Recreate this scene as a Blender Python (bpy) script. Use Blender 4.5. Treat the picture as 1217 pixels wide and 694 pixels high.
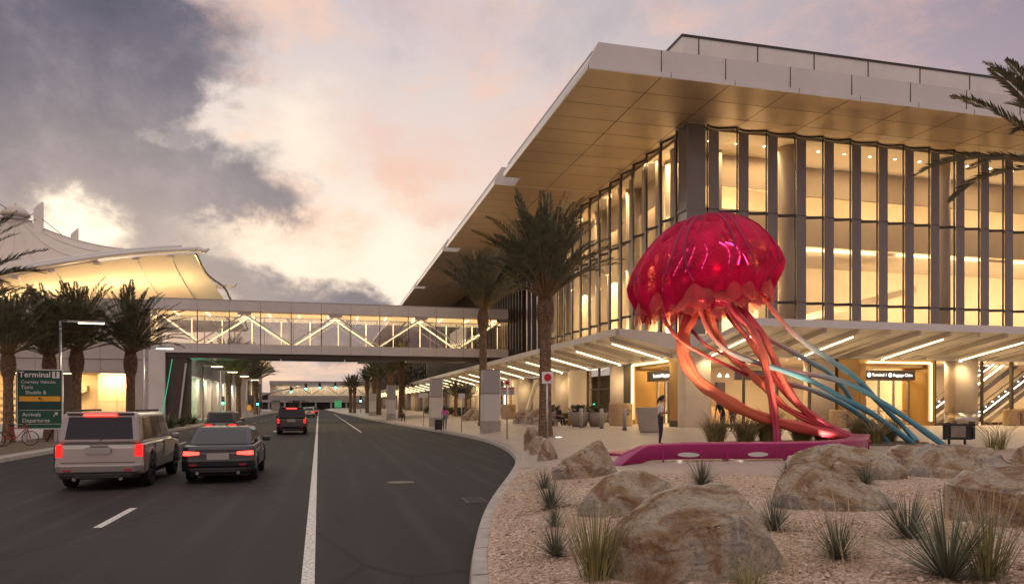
import bpy, bmesh, math, random
from mathutils import Vector, Matrix, noise
for _o in list(bpy.data.objects): bpy.data.objects.remove(_o)
S = bpy.context.scene
COL = S.collection
R = math.radians
random.seed(7)

# ------------------------------------------------------------------ camera
cam_d = bpy.data.cameras.new('camera'); cam = bpy.data.objects.new('camera', cam_d); COL.objects.link(cam)
cam.location = (0, 0, 2.05); cam.rotation_euler = (R(90), 0, R(-14.2))
cam_d.sensor_width = 36; cam_d.lens = 870/1217*36; cam_d.sensor_fit = 'HORIZONTAL'
cam_d.shift_y = (481-347)/1217; cam_d.clip_start = .05; cam_d.clip_end = 6000
S.camera = cam
S.view_settings.view_transform = 'Standard'; S.view_settings.look = 'None'
S.view_settings.exposure = 0.14; S.view_settings.gamma = 1; S.view_settings.use_curve_mapping = False
S.render.engine = 'CYCLES'
cy = S.cycles
cy.use_denoising = True; cy.max_bounces = 8; cy.diffuse_bounces = 3; cy.glossy_bounces = 3
cy.transmission_bounces = 4; cy.transparent_max_bounces = 16; cy.caustics_reflective = False; cy.caustics_refractive = False
cy.sample_clamp_indirect = 4; cy.sample_clamp_direct = 0; cy.use_light_tree = True

# ------------------------------------------------------------------ node helpers
class NT:
    def __init__(self, tree): self.t = tree; self.n = tree.nodes; self.l = tree.links
    def new(self, kind, **kw):
        nd = self.n.new(kind)
        for k, v in kw.items(): setattr(nd, k, v)
        return nd
    def put(self, sock, v):
        if isinstance(v, bpy.types.NodeSocket): self.l.new(v, sock)
        elif v is not None: sock.default_value = v
    def math(self, op, a, b=None, c=None, clamp=False):
        nd = self.n.new('ShaderNodeMath'); nd.operation = op; nd.use_clamp = clamp
        self.put(nd.inputs[0], a)
        if b is not None: self.put(nd.inputs[1], b)
        if c is not None: self.put(nd.inputs[2], c)
        return nd.outputs[0]
    def mix(self, f, a, b, blend='MIX'):
        nd = self.n.new('ShaderNodeMix'); nd.data_type = 'RGBA'; nd.blend_type = blend
        self.put(nd.inputs[0], f)
        for s, v in ((nd.inputs[6], a), (nd.inputs[7], b)):
            self.put(s, (*v, 1) if isinstance(v, tuple) and len(v) == 3 else v)
        return nd.outputs[2]
    def ramp(self, f, stops, interp='LINEAR'):
        nd = self.n.new('ShaderNodeValToRGB'); self.put(nd.inputs[0], f); cr = nd.color_ramp; cr.interpolation = interp
        while len(cr.elements) > 1: cr.elements.remove(cr.elements[-1])
        for i, (p, c) in enumerate(stops):
            e = cr.elements[0] if i == 0 else cr.elements.new(p)
            e.position = p; e.color = (*c, 1) if len(c) == 3 else c
        return nd.outputs[0]
    def step(self, v, a, b):
        nd = self.n.new('ShaderNodeMapRange'); nd.interpolation_type = 'SMOOTHSTEP'
        self.put(nd.inputs[0], v); nd.inputs[1].default_value = a; nd.inputs[2].default_value = b
        return nd.outputs[0]
    def noise(self, vec, scale, detail=4, rough=.55, dist=0, out=0):
        nd = self.n.new('ShaderNodeTexNoise'); self.put(nd.inputs['Vector'], vec)
        nd.inputs['Scale'].default_value = scale; nd.inputs['Detail'].default_value = detail
        nd.inputs['Roughness'].default_value = rough; nd.inputs['Distortion'].default_value = dist
        return nd.outputs[out]
    def voro(self, vec, scale, feature='F1', out='Distance', rnd=1):
        nd = self.n.new('ShaderNodeTexVoronoi'); nd.feature = feature; self.put(nd.inputs['Vector'], vec)
        nd.inputs['Scale'].default_value = scale; nd.inputs['Randomness'].default_value = rnd
        return nd.outputs[out]
    def mapv(self, vec, scale=(1,1,1), rot=(0,0,0), loc=(0,0,0)):
        nd = self.n.new('ShaderNodeMapping'); self.put(nd.inputs[0], vec)
        nd.inputs[1].default_value = loc; nd.inputs[2].default_value = rot; nd.inputs[3].default_value = scale
        return nd.outputs[0]
    def obj(self): return self.n.new('ShaderNodeTexCoord').outputs['Object']
    def sep(self, v):
        nd = self.n.new('ShaderNodeSeparateXYZ'); self.put(nd.inputs[0], v); return nd.outputs
    def bump(self, h, strength=.3, dist=.02):
        nd = self.n.new('ShaderNodeBump'); nd.inputs['Strength'].default_value = strength
        nd.inputs['Distance'].default_value = dist; self.put(nd.inputs['Height'], h); return nd.outputs[0]

# ------------------------------------------------------------------ sky
SKY_GAIN = 1.0
def make_sky():
    w = bpy.data.worlds.new('World'); S.world = w; w.use_nodes = True
    q = NT(w.node_tree); q.n.clear()
    gen = q.n.new('ShaderNodeTexCoord').outputs['Generated']
    nm = q.new('ShaderNodeVectorMath', operation='NORMALIZE'); q.l.new(gen, nm.inputs[0])
    d = nm.outputs[0]
    x, y, z = q.sep(d)
    az = q.math('MULTIPLY', q.math('ARCTAN2', x, y), 180/math.pi)
    el = q.math('MULTIPLY', q.math('ARCSINE', z), 180/math.pi)
    # cloud deck projected on a plane overhead, so clouds flatten towards the horizon
    den = q.math('ADD', q.math('MAXIMUM', z, 0), .16)
    cb = q.n.new('ShaderNodeCombineXYZ'); q.put(cb.inputs[0], q.math('DIVIDE', x, den)); q.put(cb.inputs[1], q.math('DIVIDE', y, den)); q.put(cb.inputs[2], .3)
    deck = cb.outputs[0]
    n1 = q.noise(deck, 1.1, 7, .58, .25)
    n2 = q.noise(q.mapv(deck, (1,1,1), (0,0,.6), (3.1,7.7,0)), 2.3, 7, .6, .2)
    n3 = q.noise(d, 5.5, 8, .6, .15)
    wx = q.math('MULTIPLY', q.math('SUBTRACT', n3, .5), 16)
    n4 = q.noise(q.mapv(d, (1,1,1.6), (0,0,0), (5,2,1)), 7, 8, .62, .3)
    wy = q.math('MULTIPLY', q.math('SUBTRACT', n4, .5), 12)
    azw = q.math('ADD', az, wx); elw = q.math('ADD', el, wy)
    def blob(a, e, sa, se, amp, rot=0):
        da = q.math('SUBTRACT', azw, a); de = q.math('SUBTRACT', elw, e)
        if rot:
            c, s = math.cos(R(rot)), math.sin(R(rot))
            da2 = q.math('ADD', q.math('MULTIPLY', da, c), q.math('MULTIPLY', de, s))
            de = q.math('SUBTRACT', q.math('MULTIPLY', de, c), q.math('MULTIPLY', da, s)); da = da2
        p = q.math('ADD', q.math('POWER', q.math('DIVIDE', q.math('ABSOLUTE', da), sa), 2), q.math('POWER', q.math('DIVIDE', q.math('ABSOLUTE', de), se), 2))
        return q.math('MULTIPLY', q.math('EXPONENT', q.math('MULTIPLY', p, -1)), amp)
    def total(bl):
        t = None
        for b in bl:
            v = blob(*b); t = v if t is None else q.math('ADD', t, v)
        return t
    dark = total(DARK_BLOBS)
    light = total(LIGHT_BLOBS)
    fld = q.math('ADD', q.math('SUBTRACT', dark, light), q.math('MULTIPLY', q.math('SUBTRACT', n3, .5), .55))
    m_dark = q.step(q.math('ADD', fld, q.math('MULTIPLY', q.math('SUBTRACT', n4, .5), .5)), .10, 1.0)
    # open sky
    f_el = q.math('DIVIDE', el, 60, clamp=True)
    clear = q.ramp(f_el, [(0, (.50,.40,.37)), (.06, (.56,.46,.43)), (.15, (.94,.78,.62)), (.26, (.82,.70,.61)), (.47, (.60,.52,.53)), (.62, (.68,.60,.57)), (1, (.74,.66,.63))])
    # away from the afterglow the sky turns to lavender
    away = q.step(q.math('ABSOLUTE', q.math('SUBTRACT', az, -4)), 14, 62)
    lav = q.ramp(f_el, [(0, (.62,.40,.36)), (.2, (.44,.33,.35)), (.42, (.275,.225,.29)), (.62, (.56,.48,.47)), (1, (.70,.62,.59))])
    back = q.math('ADD', 1, q.math('MULTIPLY', q.step(y, .25, -.35), .50))
    lavb = q.n.new('ShaderNodeVectorMath'); lavb.operation = 'SCALE'; q.l.new(lav, lavb.inputs[0]); q.put(lavb.inputs['Scale'], back); lav = q.mix(q.step(y, .25, -.35), lavb.outputs[0], q.mix(1.0, lavb.outputs[0], (1.0,.97,.86), 'MULTIPLY'))
    clear = q.mix(away, clear, lav)
    # small pink and grey streaks of cloud over it
    streak = q.step(q.math('ADD', q.math('MULTIPLY', n2, .55), q.math('MULTIPLY', n4, .45)), .47, .61)
    pinkc = q.mix(away, (.86,.56,.42), (.58,.36,.35))
    pinkw = q.step(el, 52, 20)
    clear = q.mix(q.math('MULTIPLY', streak, q.math('MULTIPLY', pinkw, .85)), clear, pinkc)
    gray = q.step(q.math('ADD', q.math('MULTIPLY', n1, .5), q.math('MULTIPLY', n3, .5)), .49, .62)
    clear = q.mix(q.math('MULTIPLY', gray, .72), clear, q.mix(away, (.45,.41,.44), (.25,.21,.26)))
    pk = total(PINK_BLOBS)
    clear = q.mix(q.math('MINIMUM', pk, .8), clear, (.80,.50,.41))
    wh = total(WHITE_BLOBS)
    clear = q.mix(q.math('MINIMUM', wh, .9), clear, (1.0,.86,.69))
    # body of the dark cloud
    cn = q.math('ADD', q.math('MULTIPLY', n3, .6), q.math('MULTIPLY', n4, .4))
    body = q.ramp(cn, [(.33, (.070,.072,.115)), (.47, (.128,.120,.170)), (.56, (.215,.192,.232)), (.68, (.44,.38,.39))])
    low = q.step(el, 26, 9)
    body = q.mix(q.math('MULTIPLY', low, .65), body, q.ramp(cn, [(.34, (.165,.15,.19)), (.5, (.255,.222,.255)), (.66, (.47,.40,.40))]))
    sky = q.mix(m_dark, clear, body)
    # rim light where the cloud thins near the afterglow
    sunb = q.math('ADD', blob(-16.6, 11.6, 1.7, 1.6, 1.2), blob(-12, 10, 12, 9, .12))
    sky = q.mix(q.math('MINIMUM', sunb, 1), sky, (1.15,.98,.76))
    nish = q.new('ShaderNodeTexSky', sky_type='NISHITA'); nish.sun_disc = False
    nish.sun_elevation = R(6); nish.sun_rotation = R(-16.3); nish.dust_density = 2
    em = q.n.new('ShaderNodeBackground'); q.l.new(sky, em.inputs[0]); em.inputs[1].default_value = SKY_GAIN
    bk = q.n.new('ShaderNodeBackground'); q.l.new(nish.outputs[0], bk.inputs[0]); bk.inputs[1].default_value = .004
    ad = q.n.new('ShaderNodeAddShader'); q.l.new(em.outputs[0], ad.inputs[0]); q.l.new(bk.outputs[0], ad.inputs[1])
    out = q.n.new('ShaderNodeOutputWorld'); q.l.new(ad.outputs[0], out.inputs[0])
    w.cycles.sampling_method = 'MANUAL'; w.cycles.sample_map_resolution = 512
# azimuth (deg from the road's direction, right positive), elevation, half widths, weight, tilt
DARK_BLOBS = [(-24, 24, 14, 7.5, 1.05, 0), (-12, 23, 9.5, 5.5, .9, 12), (-30, 15, 13, 8, .9, 0), (-13, 16.5, 9, 4.0, .55, 0),
              (-4.8, 15.4, 6.5, 2.2, .85, 6), (-11, 9.5, 7, 3.8, .75, -14), (-3, 7.0, 6.5, 2.6, .85, -14), (4.5, 5.2, 6, 1.9, .85, -6),
              (-52, 22, 14, 12, .8, 0), (-32, 33, 16, 5, .7, 0)]
LIGHT_BLOBS = [(4, 12, 7, 4.2, .75, -10), (1, 20, 6, 5, .55, 0), (-16.6, 11.6, 2.2, 1.9, .8, 0), (-6, 11.4, 4.5, 1.3, .35, -18), (-7.6, 19.8, 2.4, 1.3, .62, 20), (-11.5, 17.6, 1.8, .9, .45, 0), (-12.5, 28.3, 3.5, 2, .6, 30), (10, 26, 18, 7, .55, 0)]
PINK_BLOBS = [(5, 18.5, 5, 2.3, .55, 0), (24, 21.5, 5.5, 2.2, .75, 0), (10, 15, 5, 1.2, .5, 0), (15, 19, 6, 3, .35, 0), (10, 27, 6, 2, .3, 0)]
WHITE_BLOBS = [(5, 11, 6, 4, .75, -8), (9, 8, 5, 3, .5, 0), (-2.5, 19, 3.5, 2.5, .6, 0), (-6, 12, 6, 1.6, .45, -14), (-16.6, 11.6, 2.0, 1.8, .8, 0)]
make_sky()

sun_d = bpy.data.lights.new('sun', 'SUN'); sun_d.energy = .35; sun_d.angle = R(25); sun_d.color = (1, .78, .55)
sun = bpy.data.objects.new('sun', sun_d); COL.objects.link(sun)
sun.rotation_euler = Vector((math.sin(R(-16.3))*math.cos(R(11)), math.cos(R(-16.3))*math.cos(R(11)), math.sin(R(11)))).to_track_quat('Z', 'Y').to_euler()

WARM = (1, .70, .36)
def area_lamp(loc, sx, sy, power, aim=(0,0,-1), color=WARM):
    power *= 1.85
    l = bpy.data.lights.new('area_lamp', 'AREA'); l.shape = 'RECTANGLE'; l.size = sx; l.size_y = sy; l.energy = power; l.color = color
    o = bpy.data.objects.new('area_lamp', l); COL.objects.link(o); o.location = loc
    o.rotation_euler = Vector(aim).to_track_quat('-Z', 'Y').to_euler(); return o
def point_lamp(loc, power, color=WARM, r=.12):
    l = bpy.data.lights.new('point_lamp', 'POINT'); l.energy = power; l.color = color; l.shadow_soft_size = r
    o = bpy.data.objects.new('point_lamp', l); COL.objects.link(o); o.location = loc; return o
def spot_lamp(loc, aim, power, ang=90, color=WARM, r=.08):
    l = bpy.data.lights.new('spot_lamp', 'SPOT'); l.energy = power; l.color = color; l.shadow_soft_size = r; l.spot_size = R(ang); l.spot_blend = .7
    o = bpy.data.objects.new('spot_lamp', l); COL.objects.link(o); o.location = loc
    o.rotation_euler = Vector(aim).to_track_quat('-Z', 'Y').to_euler(); return o

# ------------------------------------------------------------------ materials
MAT = {}
def M(name, col, rough=.6, metal=0, var=.12, scale=3, bump=0, bscale=40, bdist=.01, stretch=(1,1,1), spec=.5, coat=0):
    if name in MAT: return MAT[name]
    m = bpy.data.materials.new(name); m.use_nodes = True; q = NT(m.node_tree)
    b = q.n['Principled BSDF']
    v = q.mapv(q.obj(), stretch)
    n = q.noise(v, scale, 5, .6)
    f = q.step(n, .3, .7)
    q.put(b.inputs['Base Color'], q.mix(f, tuple(c*(1-var) for c in col), tuple(min(1, c*(1+var)) for c in col)))
    q.put(b.inputs['Roughness'], q.math('ADD', q.math('MULTIPLY', n, .16), rough-.08))
    b.inputs['Metallic'].default_value = metal
    b.inputs['Specular IOR Level'].default_value = spec
    b.inputs['Coat Weight'].default_value = coat
    if bump: q.put(b.inputs['Normal'], q.bump(q.noise(v, bscale, 4, .6), bump, bdist))
    MAT[name] = m; return m
def E(name, col, strength):
    if name in MAT: return MAT[name]
    m = bpy.data.materials.new(name); m.use_nodes = True; q = NT(m.node_tree); q.n.clear()
    e = q.n.new('ShaderNodeEmission'); e.inputs[0].default_value = (*col, 1); e.inputs[1].default_value = strength
    o = q.n.new('ShaderNodeOutputMaterial'); q.l.new(e.outputs[0], o.inputs[0]); MAT[name] = m; return m
def G(name, tint=(.9,.88,.84), refl=.10, rough=.02):
    if name in MAT: return MAT[name]
    m = bpy.data.materials.new(name); m.use_nodes = True; q = NT(m.node_tree); q.n.clear()
    t = q.n.new('ShaderNodeBsdfTransparent'); t.inputs[0].default_value = (*tint, 1)
    g = q.n.new('ShaderNodeBsdfGlossy'); g.inputs['Color'].default_value = (.9,.92,.95,1); g.inputs['Roughness'].default_value = rough
    lw = q.n.new('ShaderNodeLayerWeight'); lw.inputs[0].default_value = .35
    f = q.math('ADD', q.math('MULTIPLY', q.math('POWER', lw.outputs['Facing'], 4), .38), refl, clamp=True)
    mx = q.n.new('ShaderNodeMixShader'); q.put(mx.inputs[0], f); q.l.new(t.outputs[0], mx.inputs[1]); q.l.new(g.outputs[0], mx.inputs[2])
    o = q.n.new('ShaderNodeOutputMaterial'); q.l.new(mx.outputs[0], o.inputs[0]); MAT[name] = m; return m
def principled(name):
    m = bpy.data.materials.new(name); m.use_nodes = True; q = NT(m.node_tree); MAT[name] = m
    return m, q, q.n['Principled BSDF']

def make_materials():
    # asphalt
    m, q, b = principled('asphalt'); o = q.obj()
    sx, sy, sz = q.sep(o)
    big = q.noise(q.mapv(o, (1,.12,1)), .9, 5, .6); fine = q.noise(o, 60, 3, .7)
    c = q.mix(q.step(big, .3, .7), (.021,.020,.0215), (.034,.032,.032))
    c = q.mix(q.math('MULTIPLY', q.step(fine, .45, .75), .4), c, (.075,.07,.066))
    patch = q.step(q.noise(q.mapv(o, (1,.35,1)), .25, 2, .5), .52, .60)
    c = q.mix(q.math('MULTIPLY', patch, .35), c, (.024,.023,.025))
    lane = q.math('ABSOLUTE', q.math('SUBTRACT', q.math('FRACT', q.math('ADD', q.math('MULTIPLY', sx, .578), .36)), .5))
    trk = q.math('MULTIPLY', q.step(q.math('ABSOLUTE', q.math('SUBTRACT', lane, .25)), .13, .03), q.step(q.noise(q.mapv(o, (1,.08,1)), 1.4, 4, .6), .35, .65))
    c = q.mix(q.math('MULTIPLY', trk, .30), c, (.072,.069,.066))
    oil = q.math('MULTIPLY', q.step(lane, .10, .02), q.step(q.noise(q.mapv(o, (1,.3,1), (0,0,0), (4,1,0)), 1.1, 5, .65), .52, .68)); c = q.mix(q.math('MULTIPLY', oil, .6), c, (.017,.016,.017))
    spots = q.step(q.voro(o, 1.3), .055, .03); c = q.mix(q.math('MULTIPLY', spots, .6), c, (.016,.016,.017))
    crack = q.voro(q.mapv(o, (.25,.08,1)), 1.0, 'DISTANCE_TO_EDGE')
    q.put(b.inputs['Base Color'], q.mix(q.step(crack, .010, .003), c, (.022,.022,.024)))
    q.put(b.inputs['Roughness'], q.math('ADD', q.math('MULTIPLY', big, .2), .66)); b.inputs['Specular IOR Level'].default_value = .2
    q.put(b.inputs['Normal'], q.bump(fine, .5, .012))
    # worn road paint
    m, q, b = principled('road_paint'); o = q.obj()
    q.put(b.inputs['Base Color'], q.mix(q.step(q.noise(o, 18, 5, .7), .35, .62), (.34,.33,.32), (.78,.77,.74))); b.inputs['Roughness'].default_value = .6
    # pavers
    m, q, b = principled('pavers'); o = q.obj()
    br = q.n.new('ShaderNodeTexBrick'); q.l.new(o, br.inputs['Vector']); br.offset = 0; br.inputs['Scale'].default_value = 1
    br.inputs['Brick Width'].default_value = 1.2; br.inputs['Row Height'].default_value = 1.2; br.inputs['Mortar Size'].default_value = .012
    br.inputs['Color1'].default_value = (.46,.40,.345,1); br.inputs['Color2'].default_value = (.40,.345,.30,1); br.inputs['Mortar'].default_value = (.22,.19,.17,1)
    st = q.step(q.noise(o, .6, 6, .65), .35, .7)
    q.put(b.inputs['Base Color'], q.mix(q.math('MULTIPLY', st, .5), br.outputs[0], q.mix(q.noise(o, 30, 3, .6), (.33,.28,.24), (.50,.44,.38))))
    q.put(b.inputs['Roughness'], q.math('ADD', q.math('MULTIPLY', q.noise(o, 3, 4, .6), .3), .28))
    q.put(b.inputs['Normal'], q.bump(q.noise(o, 60, 3, .6), .1, .004))
    # gravel
    m, q, b = principled('gravel'); o = q.obj()
    cell = q.voro(o, 34, out='Color'); dist = q.voro(o, 34)
    r_, g_, b_ = q.sep(cell)
    c = q.ramp(r_, [(0, (.22,.145,.10)), (.35, (.42,.295,.215)), (.7, (.58,.43,.325)), (1, (.74,.64,.54))])
    c = q.mix(q.math('MULTIPLY', q.step(q.noise(o, .7, 4, .6), .35, .7), .35), c, (.38,.24,.165))
    q.put(b.inputs['Base Color'], c); b.inputs['Roughness'].default_value = .85
    q.put(b.inputs['Normal'], q.bump(q.math('SUBTRACT', .6, dist), .9, .02))
    # pebbles, each with its own tone
    m, q, b = principled('pebble'); o = q.obj()
    r_, g_, b_ = q.sep(q.voro(o, 21, out='Color'))
    q.put(b.inputs['Base Color'], q.ramp(g_, [(0, (.20,.125,.085)), (.4, (.42,.29,.21)), (.75, (.58,.43,.33)), (1, (.76,.67,.57))])); b.inputs['Roughness'].default_value = .8
    # rock
    m, q, b = principled('rock'); o = q.obj()
    n1 = q.noise(o, 1.5, 8, .60, .8); n2 = q.noise(q.mapv(o, (1,1,2.2), (.3,.5,0)), 5, 9, .72, .7); n3 = q.noise(o, 22, 6, .75)
    c = q.ramp(n1, [(.32, (.17,.088,.040)), (.42, (.25,.150,.078)), (.47, (.36,.275,.185)), (.55, (.44,.375,.295)), (.60, (.28,.255,.225)), (.70, (.39,.355,.305))])
    c = q.mix(q.math('MULTIPLY', q.step(n2, .54, .60), .65), c, (.25,.235,.22))
    c = q.mix(q.math('MULTIPLY', q.step(n2, .42, .34), .55), c, (.28,.145,.055))
    ve = q.voro(q.mapv(o, (1,1,1.6), (.4,.2,.7)), 1.9, 'DISTANCE_TO_EDGE')
    vn = q.math('ADD', ve, q.math('MULTIPLY', q.math('SUBTRACT', n2, .5), .16))
    c = q.mix(q.math('MULTIPLY', q.math('MULTIPLY', q.step(q.math('ABSOLUTE', vn), .026, .002), q.step(n1, .5, .64)), .55), c, (.62,.57,.50))
    c = q.mix(q.math('MULTIPLY', q.step(n3, .5, .64), .6), c, (.12,.085,.06))
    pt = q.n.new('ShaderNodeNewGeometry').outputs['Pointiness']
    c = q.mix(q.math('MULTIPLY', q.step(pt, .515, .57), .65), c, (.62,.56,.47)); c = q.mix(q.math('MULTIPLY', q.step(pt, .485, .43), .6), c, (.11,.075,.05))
    q.put(b.inputs['Base Color'], c); b.inputs['Roughness'].default_value = .8
    hh = q.math('ADD', q.math('MULTIPLY', n2, .8), q.math('MULTIPLY', n3, .40))
    q.put(b.inputs['Normal'], q.bump(hh, 1.0, .055))
    # soffit: bronze coloured panels with joints
    m, q, b = principled('soffit'); o = q.obj(); sx, sy, sz = q.sep(o)
    n = q.noise(o, 1.3, 4, .6)
    q.put(b.inputs['Base Color'], q.mix(n, (.36,.262,.172), (.42,.312,.21)))
    b.inputs['Roughness'].default_value = .36; b.inputs['Metallic'].default_value = .15
    # perforated magenta mesh of the jellyfish: leaf shaped cells of finer mesh between ribs
    m, q, b = principled('bell_mesh'); q.n.remove(b)
    uv = q.n.new('ShaderNodeUVMap').outputs[0]; u, v, _z = q.sep(uv)
    o = q.obj()
    cellv = q.n.new('ShaderNodeCombineXYZ'); q.put(cellv.inputs[0], q.math('ADD', q.math('MULTIPLY', u, 17), q.math('MULTIPLY', v, 2.4))); q.put(cellv.inputs[1], q.math('MULTIPLY', v, 3.0))
    ed = q.voro(cellv.outputs[0], 1, 'DISTANCE_TO_EDGE', rnd=.75)
    cc = q.sep(q.voro(cellv.outputs[0], 1, out='Color', rnd=.75))
    openc = q.math('MULTIPLY', q.step(ed, .09, .13), q.step(cc[0], .36, .42))
    topk = q.math('MULTIPLY', q.step(v, .16, .30), q.step(v, .80, .70))
    openc = q.math('MULTIPLY', openc, topk)
    pr = q.sep(q.mapv(uv, (420, 150, 1)))
    holes = q.math('MULTIPLY', q.math('SINE', pr[0]), q.math('SINE', pr[1]))
    hol = q.step(holes, -.1, .25)
    alpha = q.math('ADD', .95, q.math('MULTIPLY', openc, -.46))
    alpha = q.math('SUBTRACT', alpha, q.math('MULTIPLY', hol, .12))
    pb = q.n.new('ShaderNodeBsdfPrincipled')
    cw = q.noise(q.mapv(uv, (40, 5, 1)), 1, 4, .6)
    bc = q.mix(q.step(cw, .38, .62), (.20,.0015,.045), (.52,.005,.10))
    q.put(pb.inputs['Base Color'], q.mix(q.math('MULTIPLY', q.step(ed, .075, .03), topk), bc, (.13,.001,.035)))
    pb.inputs['Roughness'].default_value = .5; pb.inputs['Specular IOR Level'].default_value = .25
    tl = q.n.new('ShaderNodeBsdfTranslucent'); tl.inputs[0].default_value = (.60,.008,.12,1)
    mt = q.n.new('ShaderNodeMixShader'); mt.inputs[0].default_value = .48; q.l.new(pb.outputs[0], mt.inputs[1]); q.l.new(tl.outputs[0], mt.inputs[2])
    tr = q.n.new('ShaderNodeBsdfTransparent'); tr.inputs[0].default_value = (1,.55,.5,1)
    mx = q.n.new('ShaderNodeMixShader'); q.put(mx.inputs[0], alpha); q.l.new(tr.outputs[0], mx.inputs[1]); q.l.new(mt.outputs[0], mx.inputs[2])
    q.l.new(mx.outputs[0], q.n['Material Output'].inputs[0])
    # frill under the bell
    m, q, b = principled('frill'); q.n.remove(b)
    o = q.obj()
    pb = q.n.new('ShaderNodeBsdfPrincipled'); q.put(pb.inputs['Base Color'], q.mix(q.noise(o, 3, 4, .6), (.46,.035,.065), (.70,.22,.20))); pb.inputs['Roughness'].default_value = .5
    tr = q.n.new('ShaderNodeBsdfTransparent'); tr.inputs[0].default_value = (1,.66,.60,1)
    mx = q.n.new('ShaderNodeMixShader'); q.put(mx.inputs[0], q.math('ADD', q.math('MULTIPLY', q.noise(o, 2, 3, .5), .5), .16)); q.l.new(tr.outputs[0], mx.inputs[1]); q.l.new(pb.outputs[0], mx.inputs[2])
    q.l.new(mx.outputs[0], q.n['Material Output'].inputs[0])
    # tentacle paints run along their length (uv v = 0 at the bell, 1 at the foot)
    for nm, st in (('tentacle_coral', [(0, (.22,.006,.10)), (.10, (.70,.09,.08)), (.26, (.92,.28,.15)), (.6, (.85,.21,.11)), (.85, (.55,.05,.09)), (1, (.36,.014,.11))]),
                   ('tentacle_red', [(0, (.16,.006,.12)), (.16, (.42,.04,.10)), (.45, (.76,.17,.11)), (.8, (.58,.06,.10)), (1, (.38,.010,.12))]),
                   ('tentacle_blue', [(0, (.72,.09,.06)), (.2, (.66,.24,.20)), (.36, (.46,.48,.48)), (.55, (.13,.38,.48)), (1, (.05,.27,.40))])):
        m, q, b = principled(nm); uv = q.n.new('ShaderNodeUVMap').outputs[0]; u, v, _z = q.sep(uv)
        c = q.ramp(v, st); n = q.noise(q.mapv(uv, (14, 3, 1)), 1, 4, .6)
        q.put(b.inputs['Base Color'], q.mix(q.math('MULTIPLY', q.step(n, .4, .7), .35), c, q.mix(.5, c, (.9,.35,.2)) if nm != 'tentacle_blue' else q.mix(.5, c, (.4,.55,.6))))
        b.inputs['Roughness'].default_value = .38
        q.put(b.inputs['Normal'], q.bump(q.math('SINE', q.math('MULTIPLY', u, 44)), .25, .02))
    # leaves: one tone per clump of noise
    for nm, c0, c1 in (('palm_leaf', (.060,.070,.040), (.175,.170,.095)), ('yucca_leaf', (.085,.105,.070), (.20,.21,.14)), ('grass_leaf', (.12,.13,.045), (.40,.36,.15)), ('shrub_leaf', (.03,.045,.015), (.09,.11,.035)), ('tree_leaf', (.02,.026,.012), (.06,.06,.028))):
        m, q, b = principled(nm); o = q.obj()
        q.put(b.inputs['Base Color'], q.mix(q.step(q.noise(o, 2.3, 4, .7), .3, .7), c0, c1)); b.inputs['Roughness'].default_value = .55
    m, q, b = principled('palm_trunk'); o = q.obj()
    n = q.noise(q.mapv(o, (1,1,.5)), 9, 5, .65)
    q.put(b.inputs['Base Color'], q.ramp(n, [(.3, (.085,.055,.036)), (.55, (.21,.135,.082)), (.75, (.36,.25,.16))])); b.inputs['Roughness'].default_value = .9
    q.put(b.inputs['Normal'], q.bump(q.noise(o, 30, 4, .7), .6, .02))
    # fabric roof
    m, q, b = principled('fabric_roof'); q.n.remove(b); o = q.obj()
    df = q.n.new('ShaderNodeBsdfDiffuse'); q.put(df.inputs[0], q.mix(q.noise(o, .5, 4, .6), (.62,.57,.53), (.74,.69,.64)))
    tl = q.n.new('ShaderNodeBsdfTranslucent'); tl.inputs[0].default_value = (.8,.72,.6,1)
    mx = q.n.new('ShaderNodeMixShader'); mx.inputs[0].default_value = .12; q.l.new(df.outputs[0], mx.inputs[1]); q.l.new(tl.outputs[0], mx.inputs[2])
    q.l.new(mx.outputs[0], q.n['Material Output'].inputs[0])
    # slatted metal
    m, q, b = principled('corrugated'); o = q.obj(); sx, sy, sz = q.sep(o)
    q.put(b.inputs['Base Color'], q.mix(q.noise(o, .6, 3, .6), (.42,.40,.385), (.50,.475,.45))); b.inputs['Roughness'].default_value = .5
    q.put(b.inputs['Normal'], q.bump(q.math('SINE', q.math('MULTIPLY', q.math('ADD', sx, sy), 12)), .5, .08))
make_materials()
M('white_panel', (.60,.585,.57), .42, .05, .06, .4)
M('fascia_metal', (.66,.65,.65), .42, .1, .05, .3)
M('penthouse_panel', (.74,.725,.70), .45, .1, .07, .35)
M('joint', (.06,.055,.05), .8)
M('fin_grey', (.205,.188,.184), .42, .25, .08, .6, stretch=(1,1,.1))
M('mullion_dark', (.05,.045,.042), .5, .2)
M('bronze_dark', (.075,.060,.048), .45, .4)
M('cream_wall', (.66,.57,.44), .6, 0, .06, .5)
M('stone_wall', (.46,.41,.35), .6, 0, .10, .8, bump=.1)
M('column_cream', (.55,.48,.40), .45, 0, .06, .7)
M('gold_panel', (.34,.20,.06), .35, .35, .10, 1.2, stretch=(1,1,.25))
M('gold_trim', (.50,.33,.13), .3, .6, .08, 1.5)
M('steel', (.45,.45,.46), .32, .9)
M('dark_metal', (.04,.04,.042), .45, .5)
M('concrete', (.36,.335,.31), .8, 0, .14, 1.8, bump=.25, bscale=50)
M('kerb_concrete', (.40,.37,.34), .8, 0, .16, 2.5, bump=.2, bscale=60)
M('canopy_white', (.62,.575,.52), .45, 0, .05, .8)
M('interior_ceiling', (.62,.52,.40), .7, 0, .05, .5)
M('interior_floor', (.42,.36,.30), .35, 0, .1, .8)
M('magenta_paint', (.34,.012,.13), .36, .05, .10, 2.0, coat=.2)
M('white_paint', (.78,.76,.73), .45)
M('black_paint', (.018,.018,.02), .45)
M('red_paint', (.50,.012,.020), .45)
M('rubber', (.016,.016,.017), .85)
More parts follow.
